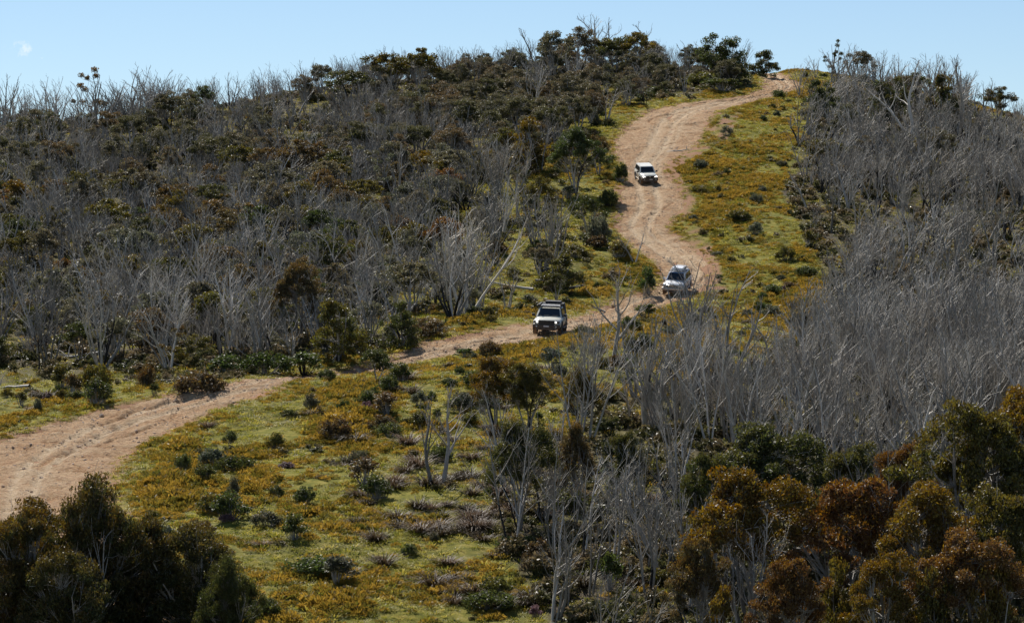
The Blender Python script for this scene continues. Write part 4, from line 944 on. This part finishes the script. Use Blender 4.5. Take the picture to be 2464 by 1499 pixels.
live_kind('sparse', (241, 242), 5.8, 3.4, 3, 12, 130, .2, .09, base=.35, crad=.42, bushy=.5)
def place_live(key, j, x, y, sxy, sz, rot, col, label, group):
    z0, w0, stems, crown = LIVE[key][j]
    root = bpy.data.objects.new('gum_tree', None); COL.objects.link(root)
    root.location = (x, y, float(GRD(x, y)) - .03); root.rotation_euler = (0, 0, rot); root.scale = (sxy, sxy, sz)
    tag(root, label, 'tree', group)
    for m in stems: obj('stem', m, root)
    c = obj('crown', crown, root); c.color = col
    return root
def vary(c, a=.18):
    f = 1 + random.uniform(-a, a); return (c[0] * f * random.uniform(.92, 1.08), c[1] * f, c[2] * f, min(1, max(0, c[3] + random.uniform(-.12, .12))))
GUMS = [  # u, v foot, v top, crown width, kind, colour, label
 (218, 305, 158, 75, 'sparse', 'br', 'lone gum with scattered leaf clumps above the bare trees on the left skyline'), (495, 285, 203, 66, 'mid', 'dg', 'small round gum on the left skyline'), (770, 235, 158, 60, 'mid', 'gg', 'rounded pale green gum on the skyline at upper left'), (838, 250, 168, 110, 'mid', 'dg', 'wide dark gum on the skyline at upper left'),
 (930, 240, 126, 112, 'mid', 'ol', 'large domed gum on the skyline left of centre'), (1015, 232, 118, 105, 'mid', 'ol', 'right hand large domed gum on the skyline left of centre'), (1330, 190, 78, 100, 'mid', 'gg', 'grey green gum on the highest skyline, left one'), (1395, 180, 66, 100, 'mid', 'gg', 'tallest gum crown on the highest skyline'), (1480, 180, 88, 100, 'mid', 'dg', 'flat topped dark gum on the highest skyline'),
 (1535, 182, 78, 90, 'mid', 'ol', 'rounded gum at the right end of the highest crowns'), (1738, 195, 80, 112, 'bush', 'dg', 'round dark gum standing on the skyline left of the track top'), (1832, 184, 114, 84, 'bush', 'dg', 'dark gum overhanging the top of the track'), (1770, 200, 140, 80, 'bush', 'dg', 'low dark gum between the two at the track top'),
 (2008, 180, 92, 50, 'sparse', 'dg', 'slender gum with small top clump on the right skyline'), (2070, 198, 120, 66, 'mid', 'gg', 'small grey gum right of the slender one on the skyline'), (2272, 320, 176, 118, 'bush', 'dk', 'dark round crowned gum under the right skyline'), (2140, 300, 182, 100, 'bush', 'dk', 'dark gum left of the round crown under the right skyline'), (2200, 250, 175, 80, 'mid', 'dg', 'small gum behind the white limbed tree at right skyline'), (1972, 290, 196, 100, 'bush', 'dg', 'brown green gum at the edge of the heath below the right skyline'), (2400, 300, 210, 90, 'mid', 'dk', 'dark gum at the far right skyline'),
 (1980, 420, 330, 95, 'mid', 'ol', 'olive gum among bare trees on the right slope'), (2330, 425, 352, 52, 'mid', 'ol', 'small bright olive gum alone on the right slope'), (2045, 390, 350, 60, 'mid', 'dg', 'low gum right of the olive one on the right slope'),
 (1270, 415, 282, 130, 'bush', 'or', 'gum with bright orange top above the glade'), (1385, 470, 303, 128, 'near', 'dg', 'open gum with pale twin trunks standing on the grass by the bend'), (1440, 420, 320, 70, 'mid', 'br', 'small gum beside the open twin trunk one by the bend'), (720, 828, 606, 150, 'near', 'br', 'tall dark gum with visible trunk beside the left verge'), (675, 800, 690, 70, 'bush', 'dg', 'low dark gum crown hanging left of the tall verge gum'),
 (362, 865, 738, 150, 'mid', 'br', 'arched brown crowned gum behind the verge shrubs'), (815, 876, 718, 135, 'bush', 'ol', 'leafy dark gum above the small track crest'), (965, 836, 724, 120, 'bush', 'dg', 'wide low gum beside the track left of the lowest utility'), (1030, 812, 762, 85, 'bush', 'br', 'small leafy gum nearest the verge left of the lowest utility'),
 (908, 918, 838, 78, 'mid', 'dg', 'young gum growing at the near edge of the track'), (1190, 1035, 855, 130, 'near', 'or', 'orange tipped gum in front of the lower dead stand'), (1270, 1045, 870, 140, 'near', 'ol', 'olive gum right of the orange tipped one'), (1395, 1060, 885, 110, 'near', 'ol', 'dark olive gum at the edge of the dead stand below the track'),
 (1250, 1290, 1008, 160, 'near', 'dg', 'dark gum on slim trunks left of the lower dead stand'), (1385, 1270, 1008, 105, 'near', 'br', 'reddish brown gum above the lower dead stand'), (1505, 1240, 1024, 120, 'near', 'dg', 'dark green gum behind the lower dead stand'),
 (1845, 1370, 1018, 300, 'near', 'dg', 'broad dark green gum in front of the right slope'), (1715, 1420, 1085, 190, 'near', 'dg', 'dark green gum left of the golden one'), (2050, 1400, 1062, 260, 'near', 'dg', 'dark green gum behind the rust red one'), (1800, 1540, 1118, 310, 'near', 'or', 'golden orange gum at the bottom right'), (2060, 1540, 1142, 330, 'near', 'ru', 'rust red gum with slim grey trunks at the bottom right'),
 (2350, 1430, 965, 370, 'near', 'ol', 'large olive and orange gum on the right edge'), (2450, 1360, 935, 240, 'near', 'or', 'orange green crown in the far right corner'), (2230, 1570, 1165, 320, 'near', 'or', 'amber gum between the rust red one and the right edge'), (2410, 1570, 1170, 320, 'near', 'ol', 'bright olive gum in the lower right corner'), (2015, 1620, 1340, 170, 'bush', 'ol', 'small leafy gum low beneath the rust red one'), (2250, 1650, 1375, 150, 'bush', 'ol', 'low green gum at the bottom right edge'), (1730, 1640, 1400, 120, 'bush', 'or', 'small orange tinged gum under the golden one'), (2400, 1660, 1370, 190, 'bush', 'or', 'low orange gum in the lower right corner'),
 (1900, 1640, 1330, 200, 'near', 'ru', 'reddish gum filling the gap right of the golden one'), (2130, 1660, 1330, 240, 'near', 'or', 'leafy orange gum at the bottom right, beneath the amber one'), (2330, 1640, 1290, 260, 'near', 'ru', 'rusty gum beneath the bright olive one'), (1680, 1600, 1290, 170, 'near', 'br', 'brownish gum at the left foot of the golden one'), (2170, 1420, 1060, 200, 'near', 'ru', 'rust tinged gum behind the amber one'),
 (80, 1580, 1170, 360, 'dense', 'dk', 'dark gum at far left of the lower left corner'), (225, 1600, 1112, 300, 'dense', 'dk', 'tallest dark windblown gum in the lower left corner'), (340, 1590, 1215, 270, 'dense', 'dk', 'dark leafy gum right of the tallest one in the lower left'), (455, 1600, 1238, 310, 'dense', 'dk', 'dark gum with orange shoots at the right of the lower left group'), (545, 1640, 1330, 170, 'dense', 'dg', 'small green gum at the right end of the lower left group'), (20, 1640, 1215, 300, 'dense', 'dk', 'dark gum cut by the left edge of the picture'), (160, 1660, 1300, 260, 'dense', 'dk', 'lower dark gum in front of the tallest windblown one')]
GP = []
for k, (u, v, vt_, wpx, key, ck, lb) in enumerate(GUMS):
    if v <= 1499: x, y, pm = at(u, v)
    else:   # foot below the picture
        x, y, pm = at(u, min(v, 1660))
    j = k % len(LIVE[key]); z0, w0, _, _ = LIVE[key][j]
    g = 'gums on the skyline' if v < 320 and vt_ < 190 else ('gums in the lower right' if u > 1640 and v > 1250 else ('gums in the lower left corner' if v > 1560 and u < 600 else 'gums scattered on the hillside'))
    place_live(key, j, x, y, wpx / pm / w0, (v - vt_) / pm / z0, random.uniform(0, 6.28), vary(PAL[ck], .1), lb, g); GP.append((x, y))
# the many other gums of the hillside
n0 = 9000
x, y = scatter_points(n0, 122, 430, 1.15); u, v, d, zr, zl, zg = zones(x, y); sd = SD(x, y); area = AREA(122, 430, 1.15) / n0
livez = in_poly(u, v, [(980, 190), (1400, 145), (1800, 165), (1800, 225), (1500, 290), (1440, 400), (1330, 380), (1200, 440), (1000, 560), (760, 600), (620, 500), (840, 330)])
lowleft = in_poly(u, v, [(-200, 560), (300, 480), (760, 560), (1000, 640), (900, 760), (600, 820), (250, 760), (-200, 800)])
dens = np.where(livez, .066, np.where(lowleft, .058, np.where(zl & ~zg, .024, np.where(zl, .007, np.where(zr & (v < 520), .003, 0)))))
dens = np.where((v < 330) & (u < 900), .004, dens)
c_ = np.where((rng.uniform(0, 1, n0) < dens * area) & (sd < -3.2) & (u > -80) & (u < 2540))[0]
kept = list(GP); cnt = 0; MASS = []
c_ = c_[np.argsort(d[c_])]
M_LEAFR = make_blade('far_gum_leaves', [(.25, (.055, .060, .020)), (.42, (.088, .084, .030)), (.56, (.11, .10, .055)), (.75, (.12, .08, .034))], .35, .55)
def two_mats(stems, crown):
    mb = MB()
    for m in stems: mb.add(np.concatenate(m.V), np.concatenate(m.F), 0, True, np.concatenate(m.A))
    mb.add(np.concatenate(crown.V), np.concatenate(crown.F), 1, False, np.concatenate(crown.A)); return mb
for k in c_:
    if min((kx - x[k]) ** 2 + (ky - y[k]) ** 2 for kx, ky in kept) < 2.2 ** 2: continue
    kept.append((x[k], y[k])); cnt += 1
    if cnt > 222: MASS.append((x[k], y[k], random.uniform(.5, .92) * (.8 if v[k] < 250 else 1))); continue
    key = random.choices(['mid', 'bush', 'sparse'], [.68, .24, .08])[0]; j = random.randrange(len(LIVE[key])); s = random.uniform(.5, .96) * (1.0 if livez[k] else .9) * (.8 if v[k] < 235 else 1)
    ck = random.choices(['gg', 'ol', 'dg', 'br', 'ru', 'or'], [.40, .2, .2, .14, .04, .02])[0]
    word = {'gg': 'grey green', 'ol': 'olive', 'dg': 'dark green', 'br': 'brownish', 'ru': 'reddish', 'or': 'orange tinged'}[ck]; shp = {'mid': 'umbrella crowned', 'bush': 'bushy', 'sparse': 'thin'}[key]
    place_live(key, j, float(x[k]), float(y[k]), s * random.uniform(.9, 1.15), s, random.uniform(0, 6.28), vary(PAL[ck]), say(f"{'low' if s < .75 else ('tall' if s > .92 else 'mid sized')} {word} {shp} gum", u[k], v[k] - 60, None), 'gums scattered on the hillside')
mm = [two_mats(*gen_live(250 + k, 5.6, 4.4, 4, 34, 150, .23, .105, base=[.5, .25, .45][k], crad=.62, hollow=.35, bushy=[0, .3, .1][k])).mesh(f'far_gum_{k}', [M_BARK, M_LEAFR]) for k in range(3)]
if MASS:
    a = np.array(MASS); n = len(a)
    scatter('far_gums', mm, np.stack([a[:, 0], a[:, 1], GRD(a[:, 0], a[:, 1])], -1), np.stack([a[:, 2]] * 3, -1), np.stack([np.zeros(n), np.zeros(n), rng.uniform(0, 6.28, n)], -1), rng.integers(0, 3, n), label='mass of olive gum crowns on the farthest part of the hill')
print('gums', cnt + len(GUMS), len(MASS))

# ------------------------------------------------------------------ shrubs
SHRUB = []
for k, (H, W, ncl, nlf, ll, lw, op) in enumerate([(1.1, 1.5, 24, 95, .13, .065, 0), (1.3, 1.4, 22, 85, .13, .065, .2), (.8, 1.5, 24, 95, .12, .055, 0), (1.5, 1.3, 16, 85, .13, .065, .35), (1.0, 1.2, 26, 95, .11, .05, 0)]):
    st, cr = gen_shrub(300 + k, H, W, ncl, nlf, ll, lw, op); V = np.concatenate(cr.V); SHRUB.append((V[:, 2].max(), np.ptp(V[:, 0]) * .92, st.mesh(f'shrub_stems_{k}', [M_BARK]), cr.mesh(f'shrub_leaves_{k}', [M_SHRUB])))
def place_shrub(j, x, y, sxy, sz, col, label, group):
    root = bpy.data.objects.new('shrub', None); COL.objects.link(root); root.location = (x, y, float(GRD(x, y)) - .03); root.rotation_euler = (0, 0, random.uniform(0, 6.28)); root.scale = (sxy * random.uniform(.8, 1.15), sxy * random.uniform(.6, 1.0), sz * random.uniform(.85, 1.1))
    tag(root, label, 'shrub', group); obj('stems', SHRUB[j][2], root); c = obj('foliage', SHRUB[j][3], root); c.color = col
SP_ = {'dg': (.062, .078, .024, .1), 'gy': (.085, .092, .058, .1), 'ol': (.095, .09, .026, .2), 'br': (.08, .062, .034, .4), 'pu': (.14, .09, .10, .0)}
SHR = [  # u, v foot, height, width, colour, label
 (480, 945, 75, 130, 'br', 'large dark reddish shrub on the left verge'), (545, 905, 60, 110, 'dg', 'dark shrub behind the large reddish one on the left verge'), (640, 905, 65, 130, 'dg', 'broad dark shrub above the small track crest'), (730, 905, 70, 120, 'dg', 'dark shrub right above the small track crest'), (420, 890, 55, 90, 'ol', 'olive shrub left of the large reddish one'), (230, 945, 70, 90, 'ol', 'olive shrub on stems on the left verge'), (150, 935, 60, 90, 'ol', 'brown olive shrub at the far left verge'), (350, 935, 62, 62, 'br', 'round brownish shrub on thin stems beside a burnt log'), (50, 985, 40, 60, 'ol', 'small shrub at the left edge of the verge'), (90, 1000, 34, 34, 'gy', 'tiny grey shrub on the left verge near the track'),
 (1440, 600, 72, 75, 'gy', 'grey green dome shrub left of the steep bend'), (1556, 705, 80, 68, 'dg', 'dark rounded shrub right beside the middle white wagon'), (1494, 438, 52, 44, 'dg', 'dark shrub at the track edge left of the highest wagon'), (1553, 775, 46, 66, 'dg', 'dark twiggy shrub below the middle wagon at the road edge'), (1490, 625, 40, 60, 'br', 'brownish shrub beside the steep bend'), (1465, 500, 50, 50, 'dg', 'green shrub left of the track below the highest wagon'), (1380, 625, 40, 70, 'ol', 'olive shrub in the glade left of the steep bend'),
 (935, 1055, 38, 76, 'dg', 'spiky dark shrub on the bright lawn'), (930, 1010, 62, 85, 'br', 'brownish open shrub behind the spiky dark one'), (748, 990, 46, 46, 'gy', 'grey shrub in the heath below the crest'), (696, 1012, 22, 50, 'dg', 'low dark shrub on the heath below the crest'), (552, 1072, 36, 50, 'dg', 'dark green rounded shrub on the heath'), (808, 1060, 66, 84, 'br', 'dark brown shrub on the heath'), (880, 1175, 70, 110, 'br', 'large brown shrub in the middle of the heath'), (735, 1210, 44, 72, 'dg', 'green shrub low on the heath'), (665, 1195, 34, 48, 'dg', 'small green shrub beside the larger one on the heath'), (560, 1200, 54, 50, 'gy', 'grey shrub on the lower heath'), (440, 1150, 50, 60, 'dg', 'dark shrub on the heath near the lower bend'), (810, 1420, 85, 95, 'gy', 'grey twiggy shrub near the bottom of the heath'), (690, 1135, 16, 42, 'pu', 'low purple shrub on the heath'), (1060, 1110, 45, 60, 'dg', 'dark shrub between the two pale trunks'), (1010, 985, 40, 55, 'gy', 'grey shrub left of the pale trunks'), (1180, 865, 40, 64, 'br', 'dark shrub on the near edge of the track left of the lowest utility'), (1120, 868, 26, 50, 'dg', 'small dark shrub at the near edge of the track'), (1300, 1370, 70, 90, 'br', 'brown shrub at the left foot of the lower dead stand'), (640, 1270, 45, 70, 'gy', 'grey green shrub low on the heath'), (880, 990, 46, 60, 'dg', 'green shrub on the heath right of the crest'), (1680, 210, 40, 90, 'ol', 'olive shrub left of the upper track'), (1740, 225, 40, 100, 'dg', 'dark shrub under the round skyline gum'), (1580, 235, 30, 70, 'dg', 'low shrub left of the upper track bend')]
for k, (u, v, h, wd_, ck, lb) in enumerate(SHR):
    x, y, pm = at(u, v); j = k % 5; place_shrub(j, x, y, wd_ / pm / SHRUB[j][1], h / pm / SHRUB[j][0], vary(SP_[ck]), lb, 'shrubs on the heath and verges')
n0 = 6000
x, y = scatter_points(n0, 128, 420, 1.05); u, v, d, zr, zl, zg = zones(x, y); sd = SD(x, y); area = AREA(128, 420, 1.05) / n0
openf = ~zr & ~zl
dens = np.where(openf, .10 * smooth(.42, .60, fbm(x / 4, y / 4, 201)), np.where(zg & zl, .05, np.where(zr & (v > 1150) & (u < 1700), .05, 0)))
c_ = np.where((rng.uniform(0, 1, n0) < dens * area) & (sd < -1.0) & (u > 0) & (u < 2464) & (v < 1560))[0]
c_ = rng.permutation(c_)[:258]
for k in c_:
    j = random.randrange(5); ck = random.choices(['dg', 'gy', 'ol', 'br', 'pu'], [.35, .25, .2, .15, .05])[0]; s = random.choice([random.uniform(.35, .65), random.uniform(.5, .9), random.uniform(.7, 1.3)]); s *= .55 if ck == 'pu' else 1
    word = {'dg': 'dark green', 'gy': 'grey green', 'ol': 'olive', 'br': 'brownish', 'pu': 'purple'}[ck]; szw = 'small' if s < .6 else ('mid sized' if s < .85 else 'larger')
    place_shrub(j, float(x[k]), float(y[k]), s * random.uniform(.9, 1.3), s, vary(SP_[ck]), say(f'{szw} {word} shrub', u[k], v[k], None), 'shrubs on the heath and verges')
print('shrubs', len(c_) + len(SHR))

# ------------------------------------------------------------------ strap-leaved tussocks
STRAP = [blades(np.random.default_rng(400 + k), 170, 1.0, .019, .75, .58, 4, .28).mesh(f'strap_tussock_{k}', [M_STRAP]) for k in range(4)]
def place_strap(x, y, s, label):
    o = obj('tussock', STRAP[random.randrange(4)]); o.location = (x, y, float(GRD(x, y)) - .03); o.rotation_euler = (0, 0, random.uniform(0, 6.28)); o.scale = (s, s * random.uniform(.75, 1.0), s * random.uniform(.65, .95))
    tag(o, label, 'tussock', 'brown strap leaved tussocks on the lower slope')
n0 = 5000
x, y = scatter_points(n0, 128, 215, 1.0); u, v, d, zr, zl, zg = zones(x, y); sd = SD(x, y); area = AREA(128, 215, 1.0) / n0
tz = in_poly(u, v, [(800, 1100), (1180, 1050), (1240, 1300), (1420, 1440), (1560, 1560), (1050, 1560), (900, 1300)])
dens = np.where(tz, .36 * smooth(.36, .56, fbm(x / 3.5, y / 3.5, 231)), np.where(~zr & ~zl, .018, np.where(zr & (v > 1200) & (u < 1800), .20, 0)))
c_ = np.where((rng.uniform(0, 1, n0) < dens * area) & (sd < -1.0))[0]; c_ = rng.permutation(c_)[:290]
for k in c_:
    s = random.uniform(.8, 1.75); szw = 'small' if s < 1.1 else ('mid sized' if s < 1.45 else 'large')
    place_strap(float(x[k]), float(y[k]), s, say(f'{szw} brown strap leaved tussock', u[k], v[k], None))
print('tussocks', len(c_))

# ------------------------------------------------------------------ fallen timber, stumps, rocks
def log_mesh(seed, L, r0, m):
    r = np.random.default_rng(seed); t = np.linspace(-.5, .5, 9); mb = MB(); P_ = np.stack([t * L, r.normal(0, .05 * L / 3, 9), r0 * .8 + np.abs(r.normal(0, .03, 9))], -1)
    mb.tube(P_, np.linspace(r0, r0 * .45, 9), 7)
    br = MB()
    for _ in range(5):
        k = r.integers(2, 8); d = np.array([.6, r.normal(0, .8), abs(r.normal(0, .6))]); Q, q_, _ = shoot(r, P_[k], d, L * r.uniform(.12, .3), r0 * .4, .012, 4, .05, .2); br.tube(Q, q_, 4)
    return mb.mesh(f'log_{seed}', [m]), br.mesh(f'log_branches_{seed}', [m])
LOGP = [log_mesh(500 + k, 4.0, .13, M_PALE) for k in range(3)]; LOGC = [log_mesh(510 + k, 2.2, .16, M_CHARW) for k in range(2)]
def place_log(x, y, s, rz, burnt, label):
    a, b = random.choice(LOGC if burnt else LOGP); root = bpy.data.objects.new('fallen_log', None); COL.objects.link(root)
    e = .6; gzx = (G1(x + e * math.cos(rz), y + e * math.sin(rz)) - G1(x - e * math.cos(rz), y - e * math.sin(rz))) / (2 * e)
    root.location = (x, y, G1(x, y) - .02); root.rotation_euler = (0, -math.atan(gzx), rz); root.scale = (s,) * 3
    tag(root, label, 'log', 'fallen logs'); obj('trunk', a, root); obj('branches', b, root)
for u, v, s, rz, bt, lb in [(195, 862, 1.1, 2.7, 0, 'long silvery curved log behind the left verge shrubs'), (415, 876, .9, .1, 0, 'pale straight log lying on the grass at the left verge'), (1415, 268, 1.3, .35, 0, 'pale straight log high on the hill left of the upper bend'), (1540, 362, .0, 0, 0, ''), (1635, 362, .75, .15, 0, 'grey log lying on the gravel right above the highest wagon'), (1345, 293, .9, 2.9, 0, 'pale log below the higher one on the hill'), (20, 930, 1.1, 2.4, 0, 'silvery forked log at the left edge'), (380, 925, .8, .5, 1, 'burnt black log beside the round brownish shrub'), (172, 958, .6, .2, 1, 'black stump piece on the left verge grass'), (212, 952, .6, 1.2, 1, 'second black stump piece right beside the first on the verge'), (1385, 705, .9, .7, 1, 'burnt log on the grass above the lowest utility'), (1440, 745, .7, 2.5, 1, 'black log fragment left of the tall split stem'), (1230, 700, 1.0, 2.8, 0, 'pale log lying among dead trees above the lowest utility'), (1310, 660, .9, 1.0, 1, 'burnt log at the foot of the black footed dead tree'), (1660, 1330, 1.3, .4, 0, 'long pale log left of the golden gum'), (1150, 1240, .8, 2.2, 1, 'burnt log beside the lower dead stand'), (1360, 470, .8, .4, 1, 'black log under the open twin trunk gum'), (1250, 540, .9, 2.7, 0, 'grey log in the glade'), (1600, 1340, 1.1, 2.8, 0, 'pale log in the lower dead stand'), (1330, 690, .8, .3, 0, 'grey branchy log on the glade grass')]:
    if s: x, y, pm = at(u, v); place_log(x, y, s, rz, bt, lb)
RK = [gen_rock(600 + k, [(.3, .24, .2), (.25, .25, .15), (.34, .2, .17)][k]) for k in range(3)]
RKM = [m.mesh(f'rock_{k}', [M_STONE]) for k, m in enumerate(RK)]; RKG = [m.mesh(f'granite_{k}', [M_STONEG]) for k, m in enumerate(RK)]
def place_rock(u, v, s, grey, label, group):
    x, y, pm = at(u, v); o = obj('rock', random.choice(RKG if grey else RKM)); o.location = (x, y, G1(x, y) - .03); o.rotation_euler = (random.uniform(-.2, .2), 0, random.uniform(0, 6.28)); o.scale = (s,) * 3; tag(o, label, 'rock', group)
for u, v, s, g, lb in [(245, 999, .65, 0, 'square orange rock at the far edge of the lower track'), (63, 1035, .4, 0, 'small reddish rock on the left verge edge'), (200, 1015, .3, 1, 'small pale rock on the track edge left of the square rock'), (1378, 605, 1.0, 1, 'grey boulder on the grass left of the steep bend'), (1392, 602, .8, 1, 'second grey boulder touching the first left of the steep bend'), (1378, 622, .8, 1, 'round pale boulder just below the grey pair'), (1378, 808, .5, 0, 'pale rock beside the rear wheel of the lowest utility'), (1392, 803, .35, 0, 'small pale rock right of the lowest utility'), (1478, 742, .3, 1, 'white rock on the grass below the middle wagon'), (100, 1140, .55, 0, 'flat reddish rock in the lower bend'), (205, 1105, .45, 0, 'dark rock in the middle of the lower bend'), (140, 1095, .4, 0, 'low rock left of the middle of the lower bend'), (60, 1120, .45, 0, 'brown rock near the left edge in the lower bend'), (330, 1040, .4, 0, 'brown stone in the middle of the track past the lower bend'), (1690, 385, .5, 0, 'orange rock on the bare bank right of the highest wagon'), (1655, 640, .5, 0, 'reddish rock on the bank right of the double bend'), (1700, 600, .5, 0, 'pale orange rock on the bank above the middle wagon'), (1716, 640, .4, 0, 'small rock at the heath edge above the middle wagon')]:
    place_rock(u, v, s, g, lb, 'loose rocks on and beside the track')
